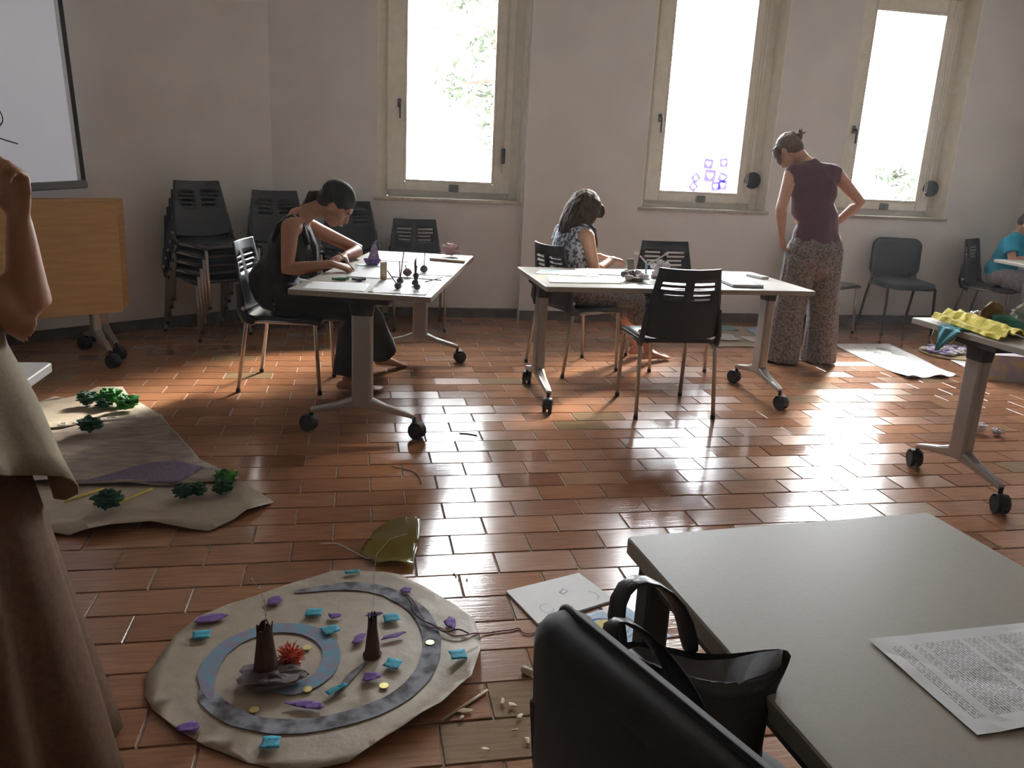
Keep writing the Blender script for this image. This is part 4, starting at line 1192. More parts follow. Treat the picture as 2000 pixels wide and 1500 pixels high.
M['clay'] = mat('grey_clay', (.10, .10, .12), .75, noise_amt=.25, noise_scale=60, bump=.5, bump_scale=50)
M['clay_brown'] = mat('brown_clay', (.22, .16, .15), .75, noise_amt=.25, noise_scale=60, bump=.5, bump_scale=50)
M['foil'] = mat('silver_foil', (.75, .75, .76), .25, metal=.9, bump=.6, bump_scale=40)
M['leather'] = mat('black_leather', (.012, .011, .012), .38, spec=.5, noise_amt=.2, noise_scale=40, bump=.15, bump_scale=120)
M['lining'] = mat('grey_bag_lining', (.20, .20, .22), .6, noise_amt=.1, noise_scale=60)
M['olive_film'] = film_material('olive_cellophane', (.26, .20, .045), .62, .15)
M['dark_paint'] = mat('dark_blue_paint_blob', (.05, .06, .09), .6)
M['paint_yellow'] = mat('yellow_paint', (.70, .55, .12), .7)
M['paint_red'] = mat('red_crepe', (.55, .06, .06), .7, bump=.4, bump_scale=50)
M['cloth_beige'] = mat('beige_cloth', (.38, .36, .30), .85, noise_amt=.1, noise_scale=60, bump=.4, bump_scale=24)
M['green_pen'] = mat('green_oil_pastel', (.05, .22, .10), .6)
M['scribble_box'] = mat('scribbled_cardboard', (.40, .36, .50), .7, color2=(.55, .48, .33), noise_scale=12, mix_lo=.42, mix_hi=.6)
M['cardboard'] = mat('cardboard', (.42, .31, .17), .8, noise_amt=.06, noise_scale=30)
M['pencil_sketch'] = mat('pencil_sketch', (.34, .34, .35), .8, noise_amt=.4, noise_scale=60)

def text_material():
    m = bpy.data.materials.new('printed_sheet'); m.use_nodes = True
    nt = m.node_tree; N = nt.nodes; L = nt.links; b = N['Principled BSDF']; b.inputs['Roughness'].default_value = .6
    tc = N.new('ShaderNodeTexCoord'); mp = N.new('ShaderNodeMapping')
    L.new(tc.outputs['Object'], mp.inputs['Vector'])
    br = N.new('ShaderNodeTexBrick'); br.inputs['Scale'].default_value = 1.0
    br.inputs['Brick Width'].default_value = .010; br.inputs['Row Height'].default_value = .0046; br.inputs['Mortar Size'].default_value = .0013
    br.inputs['Color1'].default_value = (.16, .16, .18, 1); br.inputs['Color2'].default_value = (.42, .42, .44, 1); br.inputs['Mortar'].default_value = (.78, .79, .82, 1)
    br.offset = .37; br.squash = 1.6; br.squash_frequency = 3
    L.new(mp.outputs['Vector'], br.inputs['Vector'])
    # ragged line ends and margins: mask by position on the sheet
    sx = N.new('ShaderNodeSeparateXYZ'); L.new(tc.outputs['Object'], sx.inputs[0])
    n = N.new('ShaderNodeTexNoise'); n.inputs['Scale'].default_value = 60; n.inputs['Detail'].default_value = 0
    mp2 = N.new('ShaderNodeMapping'); mp2.inputs['Scale'].default_value = (.012, .9, 0); L.new(tc.outputs['Object'], mp2.inputs['Vector']); L.new(mp2.outputs['Vector'], n.inputs['Vector'])
    def lt(sock, v):
        k = N.new('ShaderNodeMath'); k.operation = 'LESS_THAN'; L.new(sock, k.inputs[0]); k.inputs[1].default_value = v; return k.outputs[0]
    def gt(sock, v):
        k = N.new('ShaderNodeMath'); k.operation = 'GREATER_THAN'; L.new(sock, k.inputs[0]); k.inputs[1].default_value = v; return k.outputs[0]
    def mul(a, c):
        k = N.new('ShaderNodeMath'); k.operation = 'MULTIPLY'; L.new(a, k.inputs[0]); L.new(c, k.inputs[1]); return k.outputs[0]
    mask = mul(mul(gt(sx.outputs['X'], -.078), lt(sx.outputs['X'], .082)), mul(gt(sx.outputs['Y'], -.118), lt(sx.outputs['Y'], .128)))
    mask = mul(mask, gt(n.outputs['Fac'], .43))
    mx = N.new('ShaderNodeMix'); mx.data_type = 'RGBA'; mx.inputs['A'].default_value = (.78, .79, .82, 1)
    L.new(mask, mx.inputs['Factor']); L.new(br.outputs['Color'], mx.inputs['B']); L.new(mx.outputs['Result'], b.inputs['Base Color'])
    return m
M['printed'] = text_material()

def sheet_mesh(poly, cuts=2, zfn=None, res=None):
    """a thin sheet from an outline, finely divided so that it can cockle and curl"""
    xs = [p[0] for p in poly]; ys = [p[1] for p in poly]
    bm = bmesh.new()
    vs = [bm.verts.new((x, y, 0)) for x, y in poly]
    bm.faces.new(vs)
    step = res or max(max(xs) - min(xs), max(ys) - min(ys)) / 14
    for ax, lo, hi in (((1, 0, 0), min(xs), max(xs)), ((0, 1, 0), min(ys), max(ys))):
        k = 1
        while lo + step * k < hi:
            co = V(ax) * (lo + step * k)
            bmesh.ops.bisect_plane(bm, geom=bm.verts[:] + bm.edges[:] + bm.faces[:], plane_co=co, plane_no=ax)
            k += 1
    me = bpy.data.meshes.new('sheet')
    if zfn:
        for v in bm.verts: v.co.z = zfn(v.co.x, v.co.y)
    bmesh.ops.recalc_face_normals(bm, faces=bm.faces)
    bm.to_mesh(me); bm.free()
    me.polygons.foreach_set('use_smooth', [True] * len(me.polygons))
    return me

def edge_dist(poly, x, y):
    d = 9.
    for i in range(len(poly)):
        ax, ay = poly[i]; bx, by = poly[(i + 1) % len(poly)]
        l2 = (bx - ax) ** 2 + (by - ay) ** 2
        tt = max(0, min(1, ((x - ax) * (bx - ax) + (y - ay) * (by - ay)) / l2)) if l2 else 0
        d = min(d, math.hypot(x - ax - tt * (bx - ax), y - ay - tt * (by - ay)))
    return d

def sheet(name, label, cat, poly, z, material, lift=0., cockle=0., parent=None, group=None, lift_fn=None, thick=.0012, res=None):
    """poly in world x, y; lies at height z"""
    cx = sum(p[0] for p in poly) / len(poly); cy = sum(p[1] for p in poly) / len(poly)
    loc = [(x - cx, y - cy) for x, y in poly]
    def zf(x, y):
        e = edge_dist(loc, x, y)
        k = max(0, 1 - e / .10) ** 2
        w = abs(noise.noise(V((x * 5 + cx * 3, y * 5 + cy, 3.1))))
        q = cockle * (.5 + .5 * noise.noise(V((x * 7 + cx, y * 7 + cy, 1.7)))) + lift * k * w * 2
        if lift_fn: q += lift_fn(x + cx, y + cy, k)
        return q
    me = sheet_mesh(loc, zfn=zf if (lift or cockle or lift_fn) else None, res=res)
    me.name = name
    o = bpy.data.objects.new(name, me); COL.objects.link(o); me.materials.append(M[material])
    o.location = (cx, cy, z)
    if parent is not None:
        o.parent = parent; o.location = V((cx, cy, z)) - parent.location
    else:
        tag(o, label, cat, group)
    md = o.modifiers.new('thickness', 'SOLIDIFY'); md.thickness = thick; md.offset = 1
    return o

def crumple(name, label, cat, c, r, material, seed=0, amp=.35, freq=3.2, group=None, flat=1., parent=None, n=18, up=None):
    """crumpled ball or tuft of tissue"""
    def fn(d, p):
        q = d * freq + V((seed * 7.3, seed * 1.9, 0))
        k = 1 + amp * (noise.noise(q) * 1.3 + .6 * noise.noise(q * 2.3) - .25 * abs(noise.noise(q * 4.1)))
        return p * k
    o = MB().ell((0, 0, 0), (r[0], r[1], r[2]), None, n, max(8, n * 2 // 3), fn).build(name, material, parent, smooth=False)
    zmin = min(v.co.z for v in o.data.vertices)
    for v in o.data.vertices: v.co.z -= zmin
    o.location = V(c) if parent is None else V(c) - parent.location
    if parent is None: tag(o, label, cat, group)
    return o

def ragged(cx, cy, rx, ry, n, seed, jit=.25, rot=0.):
    rr = random.Random(seed); out = []
    for i in range(n):
        a = 2 * PI * i / n; k = 1 + rr.uniform(-jit, jit)
        x, y = rx * math.cos(a) * k, ry * math.sin(a) * k
        out.append((cx + x * math.cos(rot) - y * math.sin(rot), cy + x * math.sin(rot) + y * math.cos(rot)))
    return out

def quad_scrap(cx, cy, a, b, rot, seed, jit=.15):
    rr = random.Random(seed); out = []
    for x, y in ((-a, -b), (0, -b), (a, -b), (a, 0), (a, b), (0, b), (-a, b), (-a, 0)):
        x += rr.uniform(-jit, jit) * a; y += rr.uniform(-jit, jit) * b
        out.append((cx + x * math.cos(rot) - y * math.sin(rot), cy + x * math.sin(rot) + y * math.cos(rot)))
    return out

# ---------------------------------------------------------------- kraft sheet at the left with green leaves
KL = [(-2.0, 4.30), (-1.62, 4.66), (-1.33, 4.88), (-1.21, 4.62), (-1.005, 4.34), (-.69, 3.66), (-.50, 3.43), (-.33, 3.175), (-.43, 3.05), (-.54, 2.935), (-.76, 2.975), (-.96, 2.925), (-1.30, 2.98), (-1.75, 3.35)]
sheet('kraft_sheet', 'large kraft paper sheet on the floor at left with green tissue leaves', 'paper', KL, .002, 'kraft', lift=.05, cockle=.004)
KD = [(-1.70, 4.02), (-1.42, 4.12), (-1.10, 4.28), (-1.00, 4.29), (-.70, 3.66), (-.475, 3.415), (-.60, 3.395), (-.77, 3.370), (-.95, 3.395), (-1.12, 3.40), (-1.55, 3.47)]
kd = sheet('scribbled_sheet', 'scribbled brown drawing sheet lying on the kraft sheet at left', 'drawing', KD, .012, 'kraft_drawn', lift=.02, cockle=.003)
sheet('purple_patch', None, None, [(-1.14, 3.415), (-.74, 3.385), (-.66, 3.56), (-.80, 3.66), (-.93, 3.62), (-1.02, 3.52)], .0172, 'purple_wash', cockle=.0005, parent=kd, thick=.0006)
sc_ = sheet('card_strip', 'narrow card strip with clear beads on the kraft sheet at left', 'card', [(-1.52, 4.11), (-1.10, 4.275), (-1.12, 4.33), (-1.54, 4.20)], .0185, 'kraft', thick=.003)
gm = film_material('clear_bead_glass', (.75, .74, .66), .6, .08)
for x, y, r in ((-1.36, 4.205, .026), (-1.23, 4.255, .026), (-1.43, 4.175, .018)):
    bd = MB(); ring = [V((x + r * math.cos(a), y + r * math.sin(a), .024)) - sc_.location for a in [2 * PI * i / 20 for i in range(21)]]
    bd.tube(ring, .0035, 8, cap=False); bd.build('glass_ring', gm, sc_, smooth=True)
LEAF_LABELS = ['dark green tissue leaf at the left of the back row on the left sheet', 'bright green tissue leaf in the middle of the back row on the left sheet', 'small bright green tissue leaf tucked beside the middle one of the back row',
    'bright green tissue leaf at the right end of the back row, nearest the sheet edge', 'dark green tissue leaf alone on the scribbled brown sheet', 'dark green tissue leaf with a yellow stem at the front of the left sheet',
    'dark green tissue leaf, left half of the curled pair at the front', 'dark green tissue leaf, right half of the curled pair at the front', 'bright green tissue leaf at the front right corner of the scribbled sheet',
    'dark green tissue leaf just in front of the bright one at the front right', 'small dark green tissue leaf in front of the back row']
for i, (x, y, r, m_, wd) in enumerate(((-1.415, 4.535, .052, 'leaf_dark', 'dark'), (-1.305, 4.545, .058, 'leaf_green', 'bright'), (-1.245, 4.53, .040, 'leaf_green', 'bright'), (-1.195, 4.435, .058, 'leaf_green', 'bright'),
                                   (-1.265, 4.055, .052, 'leaf_dark', 'dark'), (-.945, 3.150, .050, 'leaf_dark', 'dark'), (-.690, 3.240, .036, 'leaf_dark', 'dark'), (-.640, 3.262, .036, 'leaf_dark', 'dark'),
                                   (-.547, 3.372, .044, 'leaf_green', 'bright'), (-.540, 3.275, .040, 'leaf_dark', 'dark'), (-1.320, 4.475, .036, 'leaf_dark', 'dark'))):
    crumple('tissue_leaf', LEAF_LABELS[i], 'tissue leaf', (x, y, .020 if 3.38 < y < 4.3 else .009), (r, r * .8, r * .62), m_, i, .55, 2.6, wd + ' green tissue leaves on the left sheet', n=20)
for lab_, pts in (('yellow paper strip leading to the dark leaf at the front of the left sheet', ((-.83, 3.345, .012), (-.90, 3.24, .013), (-.925, 3.19, .02))), ('yellow paper strip nearest the person at left on the front of the sheet', ((-1.02, 3.36, .012), (-1.10, 3.27, .012), (-1.13, 3.23, .012)))):
    b = MB(); b0 = V(pts[0]); b.tube([V(p) - b0 for p in pts], .0035, 6)
    o = b.build('yellow_paper_strip', 'crepe_yellow', smooth=True); o.location = b0
    tag(o, lab_, 'paper strip', 'yellow strips on the left kraft sheet')

# ---------------------------------------------------------------- round kraft island with spiral
KC = [(-.545, 1.965), (-.560, 2.05), (-.545, 2.13), (-.525, 2.24), (-.478, 2.335), (-.40, 2.40), (-.319, 2.45), (-.20, 2.525), (-.081, 2.592), (.005, 2.58), (.09, 2.565), (.143, 2.54), (.223, 2.445), (.300, 2.34), (.359, 2.24), (.365, 2.13), (.349, 2.025), (.305, 1.90), (.211, 1.795), (.140, 1.745), (.076, 1.706), (-.022, 1.648), (-.14, 1.635), (-.258, 1.685), (-.36, 1.75), (-.445, 1.827), (-.51, 1.90)]
def isl_lift(x, y, k):
    q = 0.
    if x > -.05 and y < 2.05: q += .040 * k * min(1, (x + .05) / .2)       # the front right rim curls up
    return q
isl = sheet('kraft_island', 'round kraft paper island painted with a grey-blue spiral on the floor', 'paper art', KC, .003, 'kraft', lift=.006, cockle=.0015, lift_fn=isl_lift, res=.045)
SP = [(-.20, 2.455), (-.03, 2.475), (.09, 2.430), (.18, 2.32), (.215, 2.20), (.213, 2.08), (.170, 1.955), (.085, 1.860), (-.045, 1.805), (-.17, 1.795), (-.285, 1.835), (-.375, 1.925), (-.400, 2.03), (-.385, 2.13), (-.335, 2.205), (-.245, 2.245), (-.150, 2.225), (-.090, 2.160), (-.072, 2.08), (-.095, 1.995), (-.165, 1.945), (-.24, 1.960)]
def smooth_path(pts, n=6):
    out = []
    for i in range(len(pts) - 1):
        p0, p1, p2, p3 = V(pts[max(0, i - 1)]), V(pts[i]), V(pts[i + 1]), V(pts[min(len(pts) - 1, i + 2)])
        for k in range(n):
            t = k / n
            out.append(.5 * ((2 * p1) + (p2 - p0) * t + (2 * p0 - 5 * p1 + 4 * p2 - p3) * t * t + (3 * p1 - p0 - 3 * p2 + p3) * t ** 3))
    out.append(V(pts[-1])); return out
def band(path, w, z, name, material, parent, t=.0008, taper=True):
    pth = smooth_path([(x, y) for x, y in path]); m = len(pth); b = MB()
    vs = []; rr = random.Random(3)
    for i, p in enumerate(pth):
        d = (pth[min(i + 1, m - 1)] - pth[max(0, i - 1)]).normalized(); nn = V((-d.y, d.x))
        k = (min(1, i / 6, (m - 1 - i) / 6) if taper else 1) * (1 + .12 * noise.noise(V((i * .3, 5, 0))))
        for s in (-1, 1):
            q = p + nn * (s * w * (.25 + .75 * k))
            vs.append(V((q.x, q.y, z)) - parent.location)
    fs = [(2 * i, 2 * i + 2, 2 * i + 3, 2 * i + 1) for i in range(m - 1)]
    b.add(vs, fs)
    return b.build(name, material, parent, smooth=False, solid=t, off=1)
band(SP[:13], .027, .0068, 'painted_spiral', 'charcoal_wash', isl)
band(SP[11:], .025, .0072, 'painted_spiral', 'blue_wash', isl)
band([(.03, 2.05), (-.02, 1.98), (-.06, 1.90)], .012, .0066, 'charcoal_stroke', 'charcoal_wash', isl)
crumple('crumpled_mound', 'crumpled dark paper mound at the foot of the taller brown tower', 'paper', (-.225, 1.985, .006), (.085, .060, .016), 'mound', 4, .4, 2.4)
def tower(name, label, x, y, h, r0, r1, seed, z0):
    t = thing(name, label, 'paper tower', (x, y, z0))
    n = 18; rs = []
    rr = random.Random(seed); jag = [rr.uniform(-.014, .016) for _ in range(n)]
    for k, (f, r) in enumerate(((0, r0 * 1.25), (.06, r0), (.3, r0 * .75 + r1 * .25), (.7, r1 * 1.1), (.93, r1), (1, r1 * 1.05))):
        rs.append([V((r * (1 + .08 * noise.noise(V((i * .9, k * 1.3, seed)))) * math.cos(2 * PI * i / n), r * math.sin(2 * PI * i / n), h * f + (jag[i] if f == 1 else 0))) for i in range(n)])
    b = MB(); b.rings(rs, cap0=True, cap1=False); b.build('tube', 'bark', t, smooth=False, solid=.002, off=-1)
    return t
tw1 = tower('paper_tower', 'taller dark brown paper tower with jagged top on the island', -.243, 2.005, .152, .034, .021, 2, .010)
b = MB(); pts = [(-.002, 0, .02), (0, .004, .12), (.004, .006, .19), (.0, .012, .235), (-.012, .015, .26), (-.03, .02, .285)]
b.tube(pts, .0008, 5); w1 = b.build('wire', 'wire', tw1)
for x, y, z in ((.001, .004, .135), (.004, .006, .16), (.004, .006, .185), (.0, .012, .225), (-.004, .014, .24), (.012, .012, .246), (-.012, .015, .26), (-.03, .02, .285)):
    MB().ell((x, y, z), (.0028, .0028, .0028), nu=8, nv=6).build('bead', 'wire', w1, smooth=True)
tw2 = tower('paper_tower', 'shorter dark brown paper tower with purple flag on the island', .043, 2.080, .118, .022, .0125, 5, .008)
b = MB(); b.prism([(-.020, .0), (.012, -.004), (.030, .006), (.024, .012), (-.010, .010)], -.001, .001, Matrix.Translation((0, .006, .121)) @ Matrix.Rotation(R(14), 4, 'X')); b.build('flag', 'tissue_purple', tw2)
b = MB(); b.tube([(0, 0, .05), (.002, .004, .16), (.004, .01, .25), (.012, .03, .30), (.05, .06, .33), (.10, .08, .335)], .0007, 5); b.build('wire', 'wire', tw2)
# pompom
pm = thing('pompom', 'red-orange shaggy pompom beside the taller tower', 'pompom', (-.183, 2.050, .008))
MB().ell((0, 0, .030), (.024, .024, .024), nu=14, nv=9).build('core', 'red_pom', pm, smooth=True)
b = MB(); rr = random.Random(8)
for i in range(170):
    d = V((rr.gauss(0, 1), rr.gauss(0, 1), rr.gauss(0, 1))).normalized()
    if d.z < -.7: continue
    p0 = V((0, 0, .030)) + d * .022; p1 = V((0, 0, .030)) + (d + V((rr.uniform(-.25, .25), rr.uniform(-.25, .25), rr.uniform(-.2, .2)))) * .036
    if p1.z < .001: p1.z = .001
    b.tube([p0, p1], [.0022, .0012], 4)
tf = b.build('tuft', 'red_pom', pm); tf['kind'] = 'stuff'
# scraps
PURPLE_LABELS = ['pointed purple scrap at the far left rim of the island', 'purple scrap behind the taller tower near the back rim', 'small purple scrap between the two turquoise squares at the back', 'purple scrap at the left foot of the shorter tower',
    'long purple scrap at the right foot of the shorter tower', 'purple scrap by the yarn at the right rim of the island', 'purple scrap in front of the shorter tower', 'long purple scrap lying on the front of the spiral', 'purple scrap at the front left rim of the island', 'faint purple scrap at the back right of the spiral']
BLUE_LABELS = ['turquoise square at the left rim of the island', 'turquoise square at the back between the towers', 'turquoise square on the inner ring of the spiral', 'turquoise square right of the shorter tower', 'turquoise square in front of the shorter tower, to the right',
    'turquoise square on the right rim of the island', 'narrow turquoise strip in front of the towers', 'turquoise square at the front rim of the island', 'narrow turquoise strip at the back rim of the island']
for i, (x, y, a_, b_, r_) in enumerate(((-.438, 2.312, .045, .020, .2), (-.256, 2.397, .028, .022, .6), (-.070, 2.287, .020, .018, .3), (.005, 2.150, .028, .016, .9), (.105, 2.155, .040, .011, .35), (.283, 2.206, .018, .032, .1), (.038, 1.966, .026, .022, .2), (-.134, 1.867, .050, .016, -.35), (-.407, 1.813, .034, .024, -.2), (.159, 2.418, .022, .018, .4))):
    sheet('purple_scrap', PURPLE_LABELS[i], 'paper scrap', ragged(x, y, a_, b_, 9, 20 + i, .28, r_), .0095, 'tissue_purple', cockle=.010, group='purple scraps on the island', res=.012, thick=.0008)
for i, (x, y, r_) in enumerate(((-.447, 2.223, .1), (-.131, 2.311, -.1), (-.079, 2.209, .3), (.105, 2.254, .2), (.100, 2.017, -.5), (.284, 2.020, .1), (-.055, 1.921, .6), (-.205, 1.732, -.1), (-.017, 2.558, .1))):
    sheet('turquoise_scrap', BLUE_LABELS[i], 'paper scrap', quad_scrap(x, y, .024 if i not in (6,) else .034, .021 if i not in (6, 8) else .010, r_, 40 + i), .0095 if i != 5 else .022, 'tissue_blue', cockle=.012, group='turquoise squares on the island', res=.012, thick=.0008)
SEQ_LABELS = ['gold sequin on the front left of the spiral, largest of the five', 'gold sequin on the outer ring at the right of the island', 'gold sequin on the inner ring behind the pompom', 'gold sequin in front of the crumpled mound', 'gold sequin in front of the shorter tower']
for i, (x, y) in enumerate(((-.259, 1.868), (.212, 2.117), (-.142, 2.131), (-.131, 1.937), (.071, 1.928))):
    o = MB().tube([(0, 0, 0), (0, 0, .0016)], [.0125, .0125], 20).build('gold_sequin', 'gold'); o.location = (x, y, .0085); tag(o, SEQ_LABELS[i], 'sequin', 'gold sequins on the island')
# twisted dark yarn trailing from the island to the foreground chair
def strand(name, label, cat, pts, r, material, group=None, n=6):
    b0 = V(pts[0]); pth = []
    P3 = [V(p) for p in pts]
    for i in range(len(P3) - 1):
        p0, p1, p2, p3 = P3[max(0, i - 1)], P3[i], P3[i + 1], P3[min(len(P3) - 1, i + 2)]
        for k in range(5):
            t = k / 5
            pth.append(.5 * ((2 * p1) + (p2 - p0) * t + (2 * p0 - 5 * p1 + 4 * p2 - p3) * t * t + (3 * p1 - p0 - 3 * p2 + p3) * t ** 3))
    pth.append(P3[-1])
    b = MB(); b.tube([p - b0 for p in pth], r, n); o = b.build(name, material, smooth=True); o.location = b0
    return tag(o, label, cat, group)
strand('yarn', 'pinkish yarn wriggling from the island to the foreground chair', 'yarn', [(.16, 2.40, .012), (.185, 2.33, .012), (.20, 2.26, .013), (.215, 2.195, .013), (.25, 2.185, .013), (.276, 2.145, .012), (.315, 2.138, .012), (.345, 2.150, .010), (.385, 2.155, .004), (.435, 2.163, .004), (.465, 2.165, .004), (.490, 2.172, .004), (.500, 2.145, .004), (.520, 2.138, .004), (.545, 2.155, .004), (.562, 2.178, .012)], .0022, 'yarn')
strand('dark_yarn', 'dark yarn lying over the spiral at the right of the island', 'yarn', [(.150, 2.395, .014), (.17, 2.34, .014), (.172, 2.29, .014), (.195, 2.235, .014), (.225, 2.205, .014), (.26, 2.16, .014), (.30, 2.17, .014), (.33, 2.145, .014)], .0022, 'yarn_dark')
strand('wire_twig', 'thin wire twig sticking out behind the island', 'wire', [(-.135, 2.78, .012), (-.07, 2.77, .015), (-.02, 2.72, .012), (.03, 2.675, .004), (.06, 2.66, .004)], .0022, 'wire')
sheet('cellophane', 'crumpled olive cellophane sheet behind the island', 'cellophane', [(.012, 2.70), (.030, 2.78), (.062, 2.85), (.13, 2.905), (.200, 2.945), (.246, 2.955), (.240, 2.85), (.225, 2.75), (.192, 2.575), (.13, 2.60), (.075, 2.605)], .004, 'olive_film', lift=.02, cockle=.012, thick=.0006, res=.03)

# ---------------------------------------------------------------- papers and litter on the near floor
nb_ = thing('drawing_pad', 'white drawing pad lying on the floor beside the foreground desk', 'drawing pad', (.66, 2.34, .0))
PD = [(.489, 2.391), (.765, 2.486), (.838, 2.299), (.553, 2.185)]
b = MB(); b.prism([(x - .66, y - 2.34) for x, y in reversed(PD)], .001, .008); b.build('cover', 'paper', nb_)
def outline(parent, pts, z, r, material, name):
    b = MB(); b.tube([V((x, y, z)) - parent.location for x, y in pts], [(r, .0003)] * len(pts), 4, side=None); return b.build(name, material, parent)
def pline(parent, pts, z, w, material, name):
    """flat pencil line"""
    b = MB(); m = len(pts); vs = []
    for i in range(m):
        p = V(pts[i]); d = (V(pts[min(i + 1, m - 1)]) - V(pts[max(0, i - 1)])).normalized(); nn = V((-d.y, d.x)) * w
        vs += [V((p.x + nn.x, p.y + nn.y, z)) - parent.location, V((p.x - nn.x, p.y - nn.y, z)) - parent.location]
    b.add(vs, [(2 * i, 2 * i + 1, 2 * i + 3, 2 * i + 2) for i in range(m - 1)])
    return b.build(name, material, parent)
M['pencil_green'] = mat('green_pencil', (.48, .56, .52), .8); M['pencil_purple'] = mat('purple_pencil', (.50, .46, .54), .8)
pline(nb_, [(.60 + .022 * math.cos(a), 2.268 + .026 * math.sin(a)) for a in [R(60 + k * 25) for k in range(13)]], .0084, .0016, 'pencil_green', 'pencil_mark')
pline(nb_, [(.665, 2.36), (.685, 2.385), (.695, 2.365), (.675, 2.352), (.665, 2.36)], .0084, .003, 'pencil_purple', 'pencil_mark')
pline(nb_, [(.765, 2.36), (.785, 2.345), (.79, 2.32), (.78, 2.305)], .0084, .002, 'pencil_green', 'pencil_mark')
dr = sheet('flower_drawing', 'blue-grey drawing with a yellow flower half under the foreground chair', 'drawing', [(.68, 2.215), (.86, 2.28), (.955, 2.08), (.76, 2.005)], .001, 'paper_blue', thick=.001)
sheet('yellow_flower', None, None, ragged(.755, 2.165, .030, .024, 11, 6, .3, .4), .0024, 'paint_yellow', parent=dr, thick=.0003)
pline(dr, [(.755 + .048 * math.cos(a) * (1 + .2 * math.sin(3 * a)), 2.165 + .036 * math.sin(a)) for a in [2 * PI * k / 22 for k in range(23)]], .0024, .0022, 'tissue_purple', 'petal_outline')
for q in range(3):
    pline(dr, [(.755 + (.068 + .02 * q) * math.cos(a), 2.160 + (.050 + .016 * q) * math.sin(a)) for a in [R(-120 + 14 * k) for k in range(14)]], .0024, .0014, 'pencil_sketch', 'pencil_ripple')
o = MB().tube([(-.004, 0, .010), (-.002, 0, .0105), (.026, .004, .0105), (.029, .004, .010)], [.008, .0105, .0105, .008], 14).build('cork', 'cork', smooth=True)
o.location = (.462, 1.955, 0); o.rotation_euler = (0, 0, R(-60)); tag(o, 'pale cork lying on the tiles left of the foreground chair', 'cork')
st = thing('stick', 'bare wooden stick lying against the front of the island', 'stick', (.211, 1.771, .0))
b = MB(); b.tube([(0, 0, .006), (.07, .055, .0065), (.136, .109, .006)], [.0042, .0045, .004], 8); b.build('shaft', 'wood', st, smooth=True)
b = MB(); b.tube([(.115, .095, .008), (.122, .106, .012)], [.003, .001], 6); b.build('splinter', 'wood', st)
for i, (x, y, a_) in enumerate(((.271, 1.802, .022), (.380, 1.830, .014), (.403, 1.810, .016), (.412, 1.762, .014), (.480, 1.755, .020), (.391, 1.713, .009), (.415, 1.669, .014), (.307, 1.653, .012), (.262, 1.775, .012), (.50, 1.70, .012))):
    sheet('wood_shaving', 'curled pale wood shaving on the tiles in front of the island', 'shaving', ragged(x, y, a_, a_ * .45, 8, 70 + i, .35, i * 1.3), .001, 'wood', cockle=.012, group='wood shavings', res=.007, thick=.0006)
for i, (x, y) in enumerate(((.33, 2.53), (.335, 2.515), (.343, 2.49), (.37, 2.487), (.41, 2.165), (.402, 2.225))):
    o = MB().ell((0, 0, .003), (.004, .003, .003), nu=8, nv=6).build('paper_crumb', 'foil', smooth=True); o.location = (x, y, 0); tag(o, 'tiny pale crumb on the tiles between island and desk', 'crumb', 'crumbs on the tiles')
o = MB().rings([[(x, y + .012 * math.sin(PI * (x + .05) / .1), z) for y, z in ((-w, 0), (0, .004), (w, 0))] for x, w in ((-.05, .001), (-.03, .007), (0, .009), (.03, .007), (.052, .001))], closed=False, cap0=False, cap1=False).build('dark_feather', 'dark_plastic', smooth=True, solid=.001)
o.location = (.57, 3.985, .0015); o.rotation_euler = (0, 0, R(-24)); tag(o, 'small dark feather on the shiny tiles in front of the left table', 'feather')
strand('dark_thread', 'dark thread lying on the tiles between left table and island', 'thread', [(.16, 3.56, .003), (.20, 3.53, .003), (.25, 3.49, .003), (.275, 3.42, .003), (.28, 3.34, .003)], .002, 'yarn_dark')

# ---------------------------------------------------------------- papers on the floor by the windows
bp_ = sheet('poster_paper', 'bright pale sheet with a dark sketch on the floor right of the standing woman', 'paper', [(3.97, 6.17), (4.25, 6.18), (4.53, 6.18), (4.47, 5.75), (4.40, 5.40), (4.36, 5.12), (4.20, 5.06), (4.05, 5.06), (3.89, 5.03), (3.92, 5.60)], .002, 'paper', lift=.0, cockle=.004, lift_fn=lambda x, y, k: .035 * k * max(0, 5.25 - y) * 4 * (.5 + .5 * math.sin(x * 26)), res=.04)
rr = random.Random(5)
for q in range(9):
    x, y = 4.28 + rr.uniform(-.10, .10), 5.86 + rr.uniform(-.14, .14)
    pline(bp_, [(x + (.03 + .02 * rr.random()) * math.cos(a * 1.3), y + .05 * math.sin(a)) for a in [rr.uniform(0, 1) + k * .5 for k in range(9)]], .0072, .006, 'pencil_sketch', 'sketch_line')
dc = thing('decorated_board', 'round board covered with crumpled lilac paper on the floor near the windows', 'board', (4.85, 5.80, 0), R(-25))
MB().tube([(0, 0, .004), (0, 0, .016)], [.25, .25], 36).build('board', 'cardboard', dc)
rr = random.Random(9)
for i in range(26):
    a, r = rr.uniform(0, 2 * PI), .21 * math.sqrt(rr.random())
    crumple('paper_tuft', None, None, (4.85 + r * math.cos(a), 5.80 + r * math.sin(a), .016), (.045, .04, .014), 'tissue_lilac' if i % 3 else 'tissue_white', 30 + i, .5, 2.6, parent=dc, n=10)
sheet('loose_paper', 'white paper lying on the floor beside the scribbled box', 'paper', [(4.68, 5.60), (4.98, 5.55), (4.88, 5.20), (4.60, 5.26)], .002, 'paper', cockle=.004)
bx = thing('scribbled_box', 'low cardboard box scribbled purple and yellow under the right-hand table', 'box', (4.66, 5.06, 0), R(-14))
MB().box((0, 0, .094), (.27, .20, .188), ch=.003).build('carton', 'scribble_box', bx)
MB().box((.0, 0, .190), (.274, .204, .004)).build('lid', 'scribble_box', bx)
